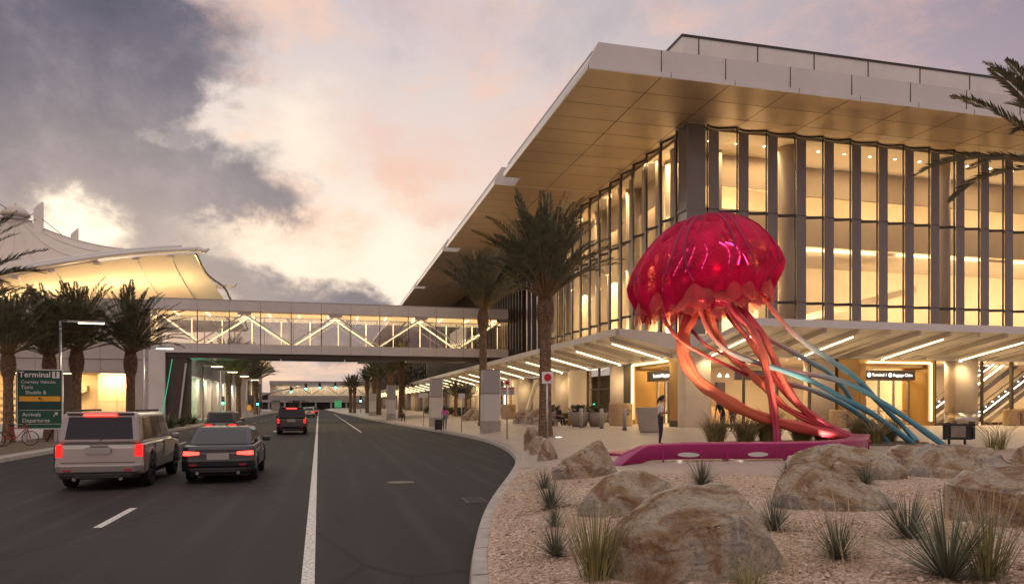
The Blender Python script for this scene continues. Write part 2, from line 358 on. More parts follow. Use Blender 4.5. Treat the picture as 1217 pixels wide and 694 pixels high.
M('sign_green', (.0045,.088,.052), .45, 0, .06)
M('sign_yellow', (.85,.42,.03), .5)
M('tan_wood', (.42,.29,.165), .5, 0, .14, 3, stretch=(1,1,6))
M('planter_grey', (.25,.215,.175), .7, 0, .15, 4)
M('skin_tone', (.42,.235,.155), .55, 0, .05); M('skin_dark', (.27,.145,.09), .55, 0, .05)
M('hair_black', (.012,.010,.009), .45); M('hair_brown', (.05,.028,.015), .5)
M('earth', (.13,.095,.065), .95, 0, .25, 2.0, bump=.5, bscale=25)
M('far_ground', (.11,.10,.095), .95, 0, .2, .05)
M('roof_grey', (.33,.31,.30), .7)
G('clear_glass', (.94,.92,.88), .04); G('grey_glass', (.42,.42,.41), .16); G('bridge_glass', (.93,.92,.90), .06)
E('tube_light', (1, .74, .40), 5.0); E('portal_light', (1, .72, .34), 5.0); E('downlight', (1, .85, .62), 16)
E('cove_light', (1, .70, .30), 1.5); E('street_lamp_light', (1, .80, .52), 9); E('green_signal', (.05, 1, .55), 16)
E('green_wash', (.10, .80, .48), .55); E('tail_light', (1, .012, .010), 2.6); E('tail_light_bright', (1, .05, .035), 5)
E('led_pink', (1, .10, .55), 6); E('sign_lettering', (1, .93, .82), 2.2); E('screen_blue', (.22, .36, .60), .75); E('white_light', (1,.92,.8), 6)

# ------------------------------------------------------------------ mesh builder and scene helpers
OFF = {}
class MB:
    def __init__(self): self.bm = bmesh.new(); self.uv = None
    def vs(self, pts): return [self.bm.verts.new(p) for p in pts]
    def face(self, pts):
        try: return self.bm.faces.new(self.vs(pts))
        except ValueError: return None
    def hexa(self, a, b):           # two matching loops, bottom and top
        va, vb = self.vs(a), self.vs(b); n = len(a)
        self.bm.faces.new(va[::-1]); self.bm.faces.new(vb)
        for i in range(n): self.bm.faces.new((va[i], va[(i+1) % n], vb[(i+1) % n], vb[i]))
        return self
    def box(self, x0, x1, y0, y1, z0, z1):
        return self.hexa([(x0,y0,z0),(x1,y0,z0),(x1,y1,z0),(x0,y1,z0)], [(x0,y0,z1),(x1,y0,z1),(x1,y1,z1),(x0,y1,z1)])
    def obox(self, c, size, rz=0, rx=0, ry=0):
        m = Matrix.Translation(c) @ Matrix.Rotation(rz, 4, 'Z') @ Matrix.Rotation(rx, 4, 'X') @ Matrix.Rotation(ry, 4, 'Y')
        x, y, z = (s/2 for s in size)
        f = lambda l: [tuple(m @ Vector(p)) for p in l]
        return self.hexa(f([(-x,-y,-z),(x,-y,-z),(x,y,-z),(-x,y,-z)]), f([(-x,-y,z),(x,-y,z),(x,y,z),(-x,y,z)]))
    def prism(self, pts, axis, lo, hi):
        i = 'xyz'.index(axis)
        def mk(v):
            out = []
            for a, b in pts:
                c = [a, b]; c.insert(i, v); out.append(tuple(c))
            return out
        return self.hexa(mk(lo), mk(hi))
    def beam(self, a, b, w, h, up=(0,0,1)):
        a, b = Vector(a), Vector(b); d = (b-a).normalized(); s = d.cross(Vector(up))
        s = s.normalized() if s.length > 1e-5 else Vector((1,0,0)); t = s.cross(d).normalized()
        f = lambda p: [tuple(p + s*i*w/2 + t*j*h/2) for i, j in ((-1,-1),(1,-1),(1,1),(-1,1))]
        return self.hexa(f(a), f(b))
    def tube(self, pts, r, n=8, flat=1.0, uvs=False, cap=True, ridge=0):
        pts = [Vector(p) for p in pts]; k = len(pts); rings = []
        rr = r if isinstance(r, (list, tuple)) else [r]*k
        prev = None
        for i, p in enumerate(pts):
            d = (pts[min(i+1, k-1)] - pts[max(i-1, 0)]).normalized()
            if prev is None:
                s = d.cross(Vector((0,0,1)))
                if s.length < .05: s = Vector((1,0,0))
            else: s = prev - d*prev.dot(d)
            s.normalize(); prev = s; t = s.cross(d)
            rg = [rr[i]*(1+ridge*math.cos(5*2*math.pi*j/n+i*.10)+ridge*.7*math.sin(3*2*math.pi*j/n-i*.17)) for j in range(n)]
            rings.append(self.vs([tuple(p + s*math.cos(2*math.pi*j/n)*rg[j] + t*math.sin(2*math.pi*j/n)*rg[j]*flat) for j in range(n)]))
        lay = self.bm.loops.layers.uv.verify() if uvs else None
        for i in range(k-1):
            for j in range(n):
                f = self.bm.faces.new((rings[i][j], rings[i][(j+1) % n], rings[i+1][(j+1) % n], rings[i+1][j]))
                if lay:
                    for lp, (uu, vv) in zip(f.loops, ((j, i), (j+1, i), (j+1, i+1), (j, i+1))): lp[lay].uv = (uu/n, vv/(k-1))
        if cap:
            self.bm.faces.new(rings[0][::-1]); self.bm.faces.new(rings[-1])
        return self
    def lathe(self, prof, n=16, c=(0,0,0), cap=True):
        rings = [self.vs([(c[0]+r*math.cos(2*math.pi*j/n), c[1]+r*math.sin(2*math.pi*j/n), c[2]+z) for j in range(n)]) for r, z in prof]
        for a, b in zip(rings, rings[1:]):
            for j in range(n): self.bm.faces.new((a[j], a[(j+1) % n], b[(j+1) % n], b[j]))
        if cap: self.bm.faces.new(rings[0][::-1]); self.bm.faces.new(rings[-1])
        return self
    def grid(self, fn, nu, nv, uvs=False):
        g = [[self.bm.verts.new(fn(i/nu, j/nv)) for j in range(nv+1)] for i in range(nu+1)]
        lay = self.bm.loops.layers.uv.verify() if uvs else None
        for i in range(nu):
            for j in range(nv):
                f = self.bm.faces.new((g[i][j], g[i+1][j], g[i+1][j+1], g[i][j+1]))
                if lay:
                    for lp, (a, b) in zip(f.loops, ((i,j),(i+1,j),(i+1,j+1),(i,j+1))): lp[lay].uv = (a/nu, b/nv)
        return self
    def build(self, name, mat, parent=None, smooth=False, bevel=0, loc=None, seg=2, solid=0, fix=True):
        off = Vector(loc) if loc is not None else Vector(OFF.get(parent.name, (0,0,0)) if parent else (0,0,0))
        if fix: bmesh.ops.recalc_face_normals(self.bm, faces=self.bm.faces)
        if off.length: bmesh.ops.translate(self.bm, verts=self.bm.verts, vec=-off)
        me = bpy.data.meshes.new(name); self.bm.to_mesh(me); self.bm.free()
        if smooth:
            for p in me.polygons: p.use_smooth = True
        me.materials.append(MAT[mat] if isinstance(mat, str) else mat)
        o = bpy.data.objects.new(name, me); COL.objects.link(o)
        if parent: o.parent = parent; OFF[o.name] = tuple(off)
        else: o.location = off; OFF[o.name] = tuple(off)
        if solid:
            mm = o.modifiers.new('solid', 'SOLIDIFY'); mm.thickness = solid; mm.offset = 0
        if bevel:
            mm = o.modifiers.new('bevel', 'BEVEL'); mm.width = bevel; mm.segments = seg; mm.limit_method = 'ANGLE'; mm.angle_limit = R(35)
        return o
def tag(o, label, cat, group=None):
    o['label'] = label; o['category'] = cat
    if group: o['group'] = group
    return o
def thing(name, label, cat, loc=(0,0,0), group=None):
    o = bpy.data.objects.new(name, None); COL.objects.link(o); o.location = loc; o.empty_display_size = .3
    OFF[o.name] = tuple(loc); return tag(o, label, cat, group)
def ground(o, kind='structure'): o['kind'] = kind; return o
def copy_tree(o, parent=None):
    c = o.copy(); COL.objects.link(c)
    if parent: c.parent = parent
    for ch in list(o.children): copy_tree(ch, c)
    return c
def lettering(body, size, mat, loc, parent, align='CENTER', rz=0, name='lettering', bold=0):
    cu = bpy.data.curves.new(name, 'FONT'); cu.body = body; cu.size = size; cu.align_x = align; cu.align_y = 'CENTER'; cu.extrude = .004; cu.offset = bold
    t = bpy.data.objects.new('tmp', cu); COL.objects.link(t)
    me = bpy.data.meshes.new_from_object(t); bpy.data.objects.remove(t)
    off = Vector(OFF.get(parent.name, (0,0,0)))
    me.transform(Matrix.Translation(Vector(loc)-off) @ Matrix.Rotation(rz, 4, 'Z') @ Matrix.Rotation(R(90), 4, 'X'))
    me.name = name; me.materials.clear(); me.materials.append(MAT[mat])
    o = bpy.data.objects.new(name, me); COL.objects.link(o); o.parent = parent; OFF[o.name] = tuple(off); return o
def spline(pts, n=8):
    pts = [Vector(p) for p in pts]; out = []
    for i in range(len(pts)-1):
        p0, p1, p2, p3 = pts[max(i-1,0)], pts[i], pts[i+1], pts[min(i+2, len(pts)-1)]
        for k in range(n):
            t = k/n
            out.append(.5*((2*p1) + (p2-p0)*t + (2*p0-5*p1+4*p2-p3)*t*t + (3*p1-p0-3*p2+p3)*t**3))
    out.append(pts[-1]); return out

# ------------------------------------------------------------------ the ground
KERB = [(-6,-.9),(0,.15),(5,.95),(8.24,1.56),(9.53,1.85),(11,2.21),(13.04,2.74),(15.27,3.43),(18.44,4.47),(20.6,5.17),(24,6.2),(27,6.94),(30.4,7.55),(33,7.92),(36.2,8.27),(40.6,8.55),(46.8,8.5),(52,8.2),(56.8,7.95),(66.7,7.5),(82.4,6.6),(113.7,5.2),(174.7,2.9),(260,0.6),(420,-3)]
def kerb_x(y):
    if y <= KERB[0][0]: return KERB[0][1]
    for (y0, x0), (y1, x1) in zip(KERB, KERB[1:]):
        if y <= y1: return x0 + (x1-x0)*(y-y0)/(y1-y0)
    return KERB[-1][1]
def gz(x, y):
    d = x - kerb_x(y)
    if d <= 0: return .15
    return .15 + .5*math.sin(math.pi/2*min(1, d/6.0))
KY = sorted(set([k[0] for k in KERB] + [i*1.0 for i in range(-6, 60)] + [i*6.0 for i in range(10, 70)]))
KY = [y for y in KY if y <= 400]
def smooth_kx(y): return sum(kerb_x(y+d) for d in (-1.5,-.75,0,.75,1.5))/5
def make_ground():
    b = MB(); b.face([(-3000,-600,-.05),(3000,-600,-.05),(3000,4000,-.05),(-3000,4000,-.05)]); ground(b.build('ground', 'far_ground'))
    # road between the two kerbs
    b = MB()
    for y0, y1 in zip(KY, KY[1:]):
        b.face([(-10.9-.01*y0, y0, 0), (smooth_kx(y0), y0, 0), (smooth_kx(y1), y1, 0), (-10.9-.01*y1, y1, 0)])
    bmesh.ops.remove_doubles(b.bm, verts=b.bm.verts, dist=1e-4); ground(b.build('road', 'asphalt'))
    # raised kerb along the lay-by
    b = MB()
    for y0, y1 in zip(KY, KY[1:]):
        k0, k1 = smooth_kx(y0), smooth_kx(y1)
        w = .22 if y0 < 23 else .45
        for q4 in ([(k0,y0,0),(k1,y1,0),(k1+.03,y1,.14),(k0+.03,y0,.14)], [(k0+.03,y0,.14),(k1+.03,y1,.14),(k1+.05,y1,.155),(k0+.05,y0,.155)],
                   [(k0+.05,y0,.155),(k1+.05,y1,.155),(k1+w,y1,.158),(k0+w,y0,.158)], [(k0+w,y0,.158),(k1+w,y1,.158),(k1+w,y1,.02),(k0+w,y0,.02)]): b.face(q4)
    bmesh.ops.remove_doubles(b.bm, verts=b.bm.verts, dist=1e-4); ground(b.build('kerb', 'kerb_concrete'))
    # plaza, a gently rising sheet from kerb to building
    b = MB(); cols = [.2, .6, 1.2, 2, 3, 4, 5, 6, 7, 10, 14, 20, 30, 45, 70]
    def px(y, c): return smooth_kx(y) + c
    for y0, y1 in zip(KY, KY[1:]):
        for c0, c1 in zip(cols, cols[1:]):
            b.face([(px(y,c), y, gz(kerb_x(y)+c, y)-(0 if y > 14 else .05)) for y, c in ((y0,c0),(y0,c1),(y1,c1),(y1,c0))])
    bmesh.ops.remove_doubles(b.bm, verts=b.bm.verts, dist=1e-3); ground(b.build('plaza', 'pavers', smooth=True))
    # gravel bed in front, inside its curved edge
    edge = GRAVEL_EDGE
    def ex(x):     # far edge y of the bed at x
        if x <= edge[0][0]: return edge[0][1]
        for (x0, y0), (x1, y1) in zip(edge, edge[1:]):
            if x <= x1: return y0 + (y1-y0)*(x-x0)/(x1-x0)
        return edge[-1][1]
    global bed_edge; bed_edge = ex
    b = MB(); st = .3; xs = [i*st for i in range(-2, 90)]; ys = [-5+i*st for i in range(0, 95)]
    vert = {}
    def vv(x, y):
        y = min(y, ex(max(x, kerb_x(y)+.22)))
        x = max(x, smooth_kx(y)+.222)
        k = (round(x,3), round(y,3))
        if k not in vert: vert[k] = b.bm.verts.new((x, y, gz(x,y)+.035*noise.noise(Vector((x*.8,y*.8,0)))+.012*noise.noise(Vector((x*3,y*3,0)))-.01+(.03 if x-kerb_x(y) > 1 else .004)))
        return vert[k]
    for i in range(len(xs)-1):
        for j in range(len(ys)-1):
            q4 = [vv(xs[i],ys[j]), vv(xs[i+1],ys[j]), vv(xs[i+1],ys[j+1]), vv(xs[i],ys[j+1])]
            u = []
            for v in q4:
                if v not in u: u.append(v)
            if len(u) >= 3:
                try: b.bm.faces.new(u)
                except ValueError: pass
    ground(b.build('gravel_bed', 'gravel', smooth=True))
    # loose stones on top of it
    b = MB(); n = 0; rnd = random.Random(3)
    while n < 26000:
        y = 4.5 + 15*rnd.random()**1.5; x = kerb_x(y) + .3 + rnd.random()*16
        if y > ex(x)-.05 or abs(x-.26*y) > .75*y+1: continue
        s = rnd.uniform(.008, .021); z = gz(x,y)+.012+s*.3; a = rnd.random()*6.3
        p = [(x+s*math.cos(a+t)*rnd.uniform(.7,1.3), y+s*math.sin(a+t)*rnd.uniform(.7,1.3), z+s*rnd.uniform(-.3,.3)) for t in (0,1.6,3.1,4.7)]
        top = (x, y, z+s*.8); v = b.vs(p+[top])
        for i in range(4): b.bm.faces.new((v[i], v[(i+1)%4], v[4]))
        n += 1
    ground(b.build('gravel', 'pebble', fix=False), 'stuff')
    # a few bigger stones among it
    b = MB(); rnd = random.Random(8); n = 0
    while n < 700:
        y = 4.5 + 14*rnd.random()**1.3; x = kerb_x(y) + .35 + rnd.random()*14
        if y > ex(x)-.1 or abs(x-.26*y) > .75*y+1: continue
        s = rnd.uniform(.02, .05); a = rnd.random()*6.3; z = gz(x,y)+.02
        p = [(x+s*math.cos(a+t)*rnd.uniform(.7,1.4), y+s*math.sin(a+t)*rnd.uniform(.7,1.4), z+s*rnd.uniform(-.2,.3)) for t in (0,1.25,2.5,3.8,5.0)]
        top = [(x+s*.4*math.cos(a+t), y+s*.4*math.sin(a+t), z+s*rnd.uniform(.5,.9)) for t in (0,1.25,2.5,3.8,5.0)]
        v, w = b.vs(p), b.vs(top)
        for i in range(5): b.bm.faces.new((v[i], v[(i+1)%5], w[(i+1)%5], w[i]))
        b.bm.faces.new(w); n += 1
    ground(b.build('coarse_gravel', 'pebble', fix=False), 'stuff')
    # kerb joints, drain and manhole
    b = MB(); y = 5.0
    while y < 60:
        k = smooth_kx(y); b.face([(k-.004,y,.03),(k-.004,y+.015,.03),(k+.026,y+.015,.146),(k+.026,y,.146)]); b.face([(k+.045,y,.161),(k+.045,y+.018,.161),(k+.23,y+.018,.163),(k+.23,y,.163)]); y += 1.5
    ground(b.build('kerb_joint', 'joint'))
    dr = thing('drain_grate', 'dark iron drain grate in the gutter of the lay-by', 'drain', (3.2, 15.3, 0)); b = MB(); b.box(2.85, 3.3, 15.0, 15.9, -.02, .006); b.build('frame', 'dark_metal', dr)
    b = MB()
    for k in range(8): b.box(2.9, 3.25, 15.06+.105*k, 15.10+.105*k, .0061, .010)
    b.build('bars', 'black_paint', dr)
    mh = thing('manhole_cover', 'round iron manhole cover in the right lane', 'manhole', (1.9, 19.5, 0)); MB().lathe([(.36,-.01),(.36,.005)], 28, (1.9,19.5,0)).build('rim', 'dark_metal', mh); MB().lathe([(.32,.0051),(.32,.008)], 28, (1.9,19.5,0)).build('cover', 'dark_metal', mh)
    # painted lines
    def strip(pts, w, name='lane_line'):
        b = MB()
        for (x0,y0),(x1,y1) in zip(pts, pts[1:]):
            b.face([(x0-w/2,y0,.004),(x0+w/2,y0,.004),(x1+w/2,y1,.004),(x1-w/2,y1,.004)])
        ground(b.build(name, 'road_paint'))
    strip([(-.12-.0105*y, y) for y in range(-4, 330, 6)], .15)
    strip([(2.95-.008*y, y) for y in range(56, 176, 6)], .13)
    for k in range(-1, 26):
        y = 4.6 + k*8.95; strip([(-3.66-.004*y, y), (-3.66-.004*(y+2.4), y+2.4)], .14, 'lane_dash')
        strip([(-7.2-.008*y, y+1), (-7.2-.008*(y+2.2), y+3.2)], .13, 'lane_dash')
    # left verge
    b = MB(); yy = [-5+i*5 for i in range(0, 82)]
    for y0, y1 in zip(yy, yy[1:]):
        k0, k1 = -10.9-.01*y0, -10.9-.01*y1
        for q4 in ([(k0,y0,0),(k0-.03,y0,.15),(k1-.03,y1,.15),(k1,y1,0)], [(k0-.03,y0,.15),(k0-.35,y0,.154),(k1-.35,y1,.154),(k1-.03,y1,.15)]): b.face(q4)
    ground(b.build('far_kerb', 'kerb_concrete'))
    b = MB()
    for y0, y1 in zip(yy, yy[1:]): b.face([(-11.25-.01*y0,y0,.15),(-60,y0,.15),(-60,y1,.15),(-11.25-.01*y1,y1,.15)])
    ground(b.build('verge', 'concrete'))
    b = MB(); b.face([(-11.9,30,.156),(-15.8,30,.156),(-16.4,150,.156),(-12.8,150,.156)]); ground(b.build('planting_strip', 'earth'))
GRAVEL_EDGE = [(5.3,21.4),(5.61,21.2),(5.9,18),(6.43,15.3),(7.5,13.5),(8.78,12.6),(10.5,13.2),(13.2,14.9),(16.8,17),(21.6,18.7),(30,20)]
make_ground()

# ------------------------------------------------------------------ the glass terminal
FX, FY, FZ = 21.49, 40.98, 19.55          # corner of the curtain walls, underside of the roof
PITCH_R, PITCH_L, X0, Y0 = 2.07, 2.25, 22.85, 42.42
NR, NL = 24, 12
def scallop(t): return .38*math.sin(math.pi*t**.75)
def make_terminal():
    T = thing('terminal_building', 'glass fronted terminal with broad overhanging bronze soffit and wavy glazing', 'terminal', (FX, FY, .65))
    # --- roof slabs: near one over the corner, then stepping back along the road
    def roof(x0, x1, y0, y1, name='roof', front=True):
        b = MB(); b.box(x0+.3, x1, y0+.3, y1-.02, FZ+.012, FZ+.9); r = b.build(name, 'roof_grey', T)
        b = MB(); b.box(x0, x1, y0, y1, FZ-.13, FZ)                               # soffit sheet
        s = b.build('soffit', 'soffit', r)
        b = MB(); xs = [x for x in (17.2, 21.25, 24.9, 28.9, 32.9, 36.9, 40.9, 44.9, 48.9, 52.9, 56.9) if x0 < x < x1]
        for x in xs: b.box(x-.02, x+.02, y0+.02, y1-.02, FZ-.139, FZ-.125)
        y = y0+2.1
        while y < y1-.5:
            b.box(x0+.02, x1-.02, y-.015, y+.015, FZ-.136, FZ-.126); y += 2.1
        b.build('soffit_joint', 'joint', s)
        b = MB()                                                                # raking fascia with a flat lip
        h = 1.28; ins = .55
        b.prism([(x0-.03, FZ-.14), (x0-.03, FZ+.14), (x0+ins, FZ+h), (x0+ins+.3, FZ+h), (x0+.32, FZ-.10)], 'y', y0-.03, y1)
        if front:
            for v in b.bm.verts:
                if v.co.y < y0+.1 and v.co.z > FZ+1: v.co.y = y0+.02
                elif v.co.y < y0+.1: v.co.y = y0+.01
        f = b.build('fascia', 'fascia_metal', r)
        if front:
            b = MB(); b.prism([(y0-.036, FZ-.145), (y0-.036, FZ+.10), (y0+.02, FZ+.13), (y0-.0, FZ+h+.004), (y0+.3, FZ+h+.004), (y0+.32, FZ-.10)], 'x', x0+.02, x1)
            # mitre the near corner back so it follows the rake of the side
            for v in b.bm.verts:
                if v.co.x < x0+.1 and v.co.z > FZ+1: v.co.x = x0+ins
            f2 = b.build('fascia', 'fascia_metal', r)
            b = MB()
            for x in xs[:1]+[21.0+4.0*k for k in range(0, 11)]:
                if x0 < x < x1: b.box(x-.02, x+.02, y0-.012, y0+.05, FZ+.14, FZ+h-.01)
                if x0 < x+.55 < x1: b.box(x+.53, x+.56, y0-.041, y0, FZ-.14, FZ+.13)
            b.build('fascia_joint', 'joint', f2)
    roof(13.1, 80, 35.68, 54.3)
    roof(14.4, 80, 54.32, 56.3, front=False)
    roof(12.85, 80, 56.32, 80.2); roof(14.4, 80, 80.22, 82.2, front=False)
    roof(12.75, 80, 82.22, 107.5); roof(14.2, 80, 107.52, 109.5, front=False)
    roof(12.7, 80, 109.52, 170, front=True); roof(12.4, 80, 170.02, 318)
    # penthouse screen
    P = MB().box(20.9, 80, 40.5, 300, FZ+.9, FZ+4.9).build('penthouse', 'penthouse_panel', T)
    b = MB()
    for x in [22.0]+[22.0+4.05*k for k in range(1, 15)]: b.box(x-.03, x+.03, 40.475, 40.51, FZ+.9, FZ+4.8)
    b.box(20.9, 80, 40.478, 40.51, FZ+2.35, FZ+2.40); b.box(20.85, 80, 40.45, 40.55, FZ+4.82, FZ+4.96)
    for k in range(30): b.box(20.875, 20.91, 44+4*k, 44.05+4*k, FZ+.9, FZ+4.8)
    b.box(20.85, 20.95, 40.5, 300, FZ+4.82, FZ+4.96); b.build('panel_joint', 'mullion_dark', P)
    # --- corner piece of grey glass
    b = MB(); b.box(FX, X0-.12, FY, FY+.04, 6.4, FZ-.15); c = b.build('corner_glazing', M('corner_panel', (.20,.185,.17), .22, 0, .05, .3), T)
    b = MB(); b.box(FX+.06, FX+.10, FY+.05, Y0-.1, 6.4, FZ-.15); b.build('corner_glazing', 'corner_panel', T)
    b = MB(); b.box(FX-.03, FX+.07, FY-.03, FY+.07, 6.4, FZ-.14); b.build('corner_mullion', 'fin_grey', T)
    for z in (8.6, 14.15): MB().box(FX+.08, X0-.05, FY-.02, FY+.06, z-.09, z+.09).build('corner_transom', 'fin_grey', T); MB().box(FX-.02, FX+.1, FY+.1, Y0-.05, z-.09, z+.09).build('corner_transom', 'fin_grey', T)
    # --- right hand curtain wall: scalloped bays, each with a grey fin
    def bay(along, base, pitch, right, k):
        def pos(t, z, extra=0):
            a = base + pitch*t; e = scallop(t)+extra
            return (a, FY+e, z) if right else (FX+e, a, z)
        top = FZ-.16; n = 8
        b = MB(); b.grid(lambda u, v: pos(u, 6.4+(top-6.4)*v), n, 1)
        g = b.build('glazing_bay', 'clear_glass', T, smooth=True)
        for z, hh in ((8.6, .085), (14.15, .085), (top-.03, .05)):
            b = MB()
            for i in range(n):
                p = [pos(i/n, z, -.07), pos((i+1)/n, z, -.07), pos((i+1)/n, z, .07), pos(i/n, z, .07)]
                b.hexa([(x, y, zz-hh) for x, y, zz in p], [(x, y, zz+hh) for x, y, zz in p])
            bmesh.ops.remove_doubles(b.bm, verts=b.bm.verts, dist=1e-4); b.build('transom', 'mullion_dark', g)
        b = MB()
        if right: b.box(base-.03, base+.02, FY-.03, FY+.07, 6.4, top)
        else: b.box(FX-.05, FX+.07, base-.05, base+.02, 6.4, top)
        b.build('mullion', 'mullion_dark', g)
        if right:
            b = MB(); w = .74
            b.hexa([(base+.03, FY-.16, 6.45), (base+w, FY-.10, 6.45), (base+w, FY-.03, 6.45), (base+.03, FY-.09, 6.45)], [(base+.03, FY-.16, top-.35), (base+w, FY-.10, top-.42), (base+w, FY-.03, top-.42), (base+.03, FY-.09, top-.35)])
            fi = b.build('fin', 'fin_grey', g)
            for z in (8.6, 14.15): MB().box(base+.03, base+w, FY-.168, FY-.03, z-.014, z+.014).build('fin_joint', 'joint', fi)
        else:
            b = MB(); b.box(FX-.05, FX+.0, base+.04, base+.26, 6.45, top-.4); b.build('fin', 'fin_grey', g)
            b = MB(); b.box(FX+.55, FX+.62, base+1.55, base+2.0, 6.6, top-.5); b.build('lit_reveal', 'cream_wall', g)
    for k in range(NR): bay('x', X0+PITCH_R*k, PITCH_R, True, k)
    for k in range(NL): bay('y', Y0+PITCH_L*k, PITCH_L, False, k)
    yl = Y0+PITCH_L*NL                                                          # 69.4: end of the glass on the road side
    # --- dark recess, then vertical fins along the road
    b = MB(); b.box(FX+.9, FX+1.2, yl, 79.4, 6.2, FZ-.15); rc = b.build('recess_wall', 'bronze_dark', T)
    for y, w in ((yl+.3, .5), (yl+2.2, .35), (yl+4.1, .5), (yl+6.4, .35), (yl+8.2, .5)):
        MB().box(FX-.1, FX+.88, y, y+w, 6.2, FZ-.16).build('recess_pier', 'fin_grey', rc)
    b = MB(); b.box(FX+.55, FX+.85, 79.4, 318, 6.0, FZ-.15); fw = b.build('road_wall', 'stone_wall', T)
    b = MB(); b.box(FX+.35, FX+.52, 79.6, 92, 12.4, 13.6); b.build('window_band', 'clear_glass', fw)
    for k in range(100):
        y = 79.7+1.35*k if k < 60 else 160.7+3.9*(k-60)
        MB().box(FX-.18, FX+.54, y, y+(.16 if k < 60 else .5), 6.1, FZ-.17).build('wall_fin', 'bronze_dark' if k < 60 else 'mullion_dark', fw)
    MB().box(FX-1.1, FX+.5, 108.7, 124.0, 10.4, 14.2).build('projecting_window', 'screen_blue' if False else 'white_panel', fw)
    # --- plinth of the curtain wall and lintel over the ground floor
    b = MB(); b.box(FX-.12, 75, FY-.10, FY+.3, 5.05, 6.38); b.build('lintel', 'canopy_white', T)
    b = MB(); b.box(FX-.12, FX+.35, FY+.32, 318, 5.05, 6.38); b.build('lintel', 'canopy_white', T)
    b = MB()
    for k in range(4, 13): b.box(FX-.16, FX-.125, Y0+PITCH_L*k+.1, Y0+PITCH_L*(k+1)-.1, 6.40, 8.3)
    # --- interior you see through the glass
    I = MB().box(FX+.6, 75, FY+.55, 53, 6.0, 6.39).build('upper_floor', 'interior_floor', T)
    MB().box(FX+.6, 75, FY+.55, 53, FZ-.30, FZ-.17).build('upper_ceiling', 'interior_ceiling', I)
    MB().box(31, 75, 52.6, 53, 6.4, FZ-.31).build('back_wall', 'cream_wall', I)
    MB().box(31.5, 75, 46.3, 46.6, 17.2, FZ-.31).build('bulkhead', 'interior_ceiling', I)
    MB().box(31.5, 75, 46.2, 46.7, 13.5, 15.75).build('gallery_parapet', 'interior_ceiling', I)
    MB().box(31.35, 75, 46.72, 52.58, 13.3, 13.5).build('gallery_floor', 'interior_floor', I)
    MB().box(23.6, 31.3, 48.6, 49.0, 6.4, FZ-.31).build('back_wall', 'cream_wall', I)
    MB().box(23.9, 31.3, 45.4, 45.7, 17.1, FZ-.31).build('bulkhead', 'interior_ceiling', I)
    MB().box(23.9, 31.3, 45.4, 45.8, 13.5, 15.6).build('gallery_parapet', 'interior_ceiling', I)
    for x in (29.9, 42.3, 54.7, 67.1):
        MB().lathe([(.62, 6.39), (.62, FZ-.32)], 24, (x, FY+2.0, 0)).build('interior_column', 'column_cream', I, smooth=True)
    for k in range(NR): MB().lathe([(.09, FZ-.315), (.09, FZ-.305)], 10, (X0+PITCH_R*(k+.62), FY+2.2, 0)).build('downlight', 'downlight', I)
    # shop screens and shelves just above the canopy
    for x, w in ((27.3, 1.6), (33.6, 2.2), (36.2, 1.2), (38.6, 1.6)):
        MB().box(x, x+w, 44.2, 44.35, 6.9, 7.9).build('display_screen', 'screen_blue', I)
        MB().box(x-.3, x+w+.5, 44.6, 45.3, 6.4, 7.2).build('counter', 'tan_wood', I)
    MB().box(33.5, 41, 47.0, 50.5, 7.3, 8.4).build('information_desk', 'bronze_dark', I)
    b = MB(); b.prism([(33, 8.4), (44, 11.2), (44, 10.7), (33, 7.9)], 'y', 46.9, 48.2); b.build('sloping_stair', 'interior_ceiling', I)
    # road side hall
    MB().box(FX+.8, 27.9, 49.2, 79, 6.0, 6.39).build('upper_floor', 'interior_floor', I)
    MB().box(25.6, 25.9, 44.5, 79, 6.4, FZ-.31).build('back_wall', 'cream_wall', I)
    MB().box(24.2, 24.4, 50, 79, 17.2, FZ-.31).build('bulkhead', 'interior_ceiling', I)
    MB().box(FX+.6, 27.9, 53.02, 79, FZ-.30, FZ-.17).build('upper_ceiling', 'interior_ceiling', I)
    for y in (47.5, 54.5, 61.5, 68.5): MB().lathe([(.55, 6.39), (.55, FZ-.32)], 20, (FX+2.3, y, 0)).build('interior_column', 'column_cream', I, smooth=True)
    # lamps of the halls
    for x in (27, 36, 46, 57, 68):
        area_lamp((x+1, 43.9, FZ-.5), 7, 1.2, 110)
        area_lamp((x, 50.3 if x > 31 else 47.4, 15.0), 8, .6, 260, (0,.3,1))
        area_lamp((x, 46.5 if x > 31 else 46, 7.4), 8, 1.0, 420, (0,.5,1))
        area_lamp((x, 45.4 if x < 31 else 46.4, 13.2), 8, 1.0, 200, (0,1,-.45))
    for y in (47, 55, 63, 71):
        area_lamp((24.3, y, FZ-.5), 1.2, 6, 230, (.1,0,-1)); area_lamp((24.4, y, 6.8), .8, 6, 240, (.1,0,1)); area_lamp((24.3, y, 13), .6, 6, 260, (.2,0,-1))
    # --- entrance canopy, raked outwards, with baffles and light tubes
    b = MB(); b.prism([(FY-.12, 5.35), (FY-.12, 5.55), (34.6, 6.62), (34.6, 6.30)], 'x', FX+.2, 75); cr = b.build('canopy', 'canopy_white', T)
    b = MB(); b.prism([(FX-.13, 5.35), (FX-.13, 5.55), (17.0, 6.62), (17.0, 6.30)], 'y', FY+.3, 318); cl = b.build('canopy', 'canopy_white', T)
    b = MB(); b.prism([(34.58, 6.25), (34.58, 6.66), (34.46, 6.66), (34.46, 6.25)], 'x', FX+.17, 75); b.build('edge_strip', 'fascia_metal', cr)
    b = MB(); b.prism([(16.98, 6.25), (16.98, 6.66), (16.86, 6.66), (16.86, 6.25)], 'y', FY+.28, 318); b.build('edge_strip', 'canopy_white', cl)
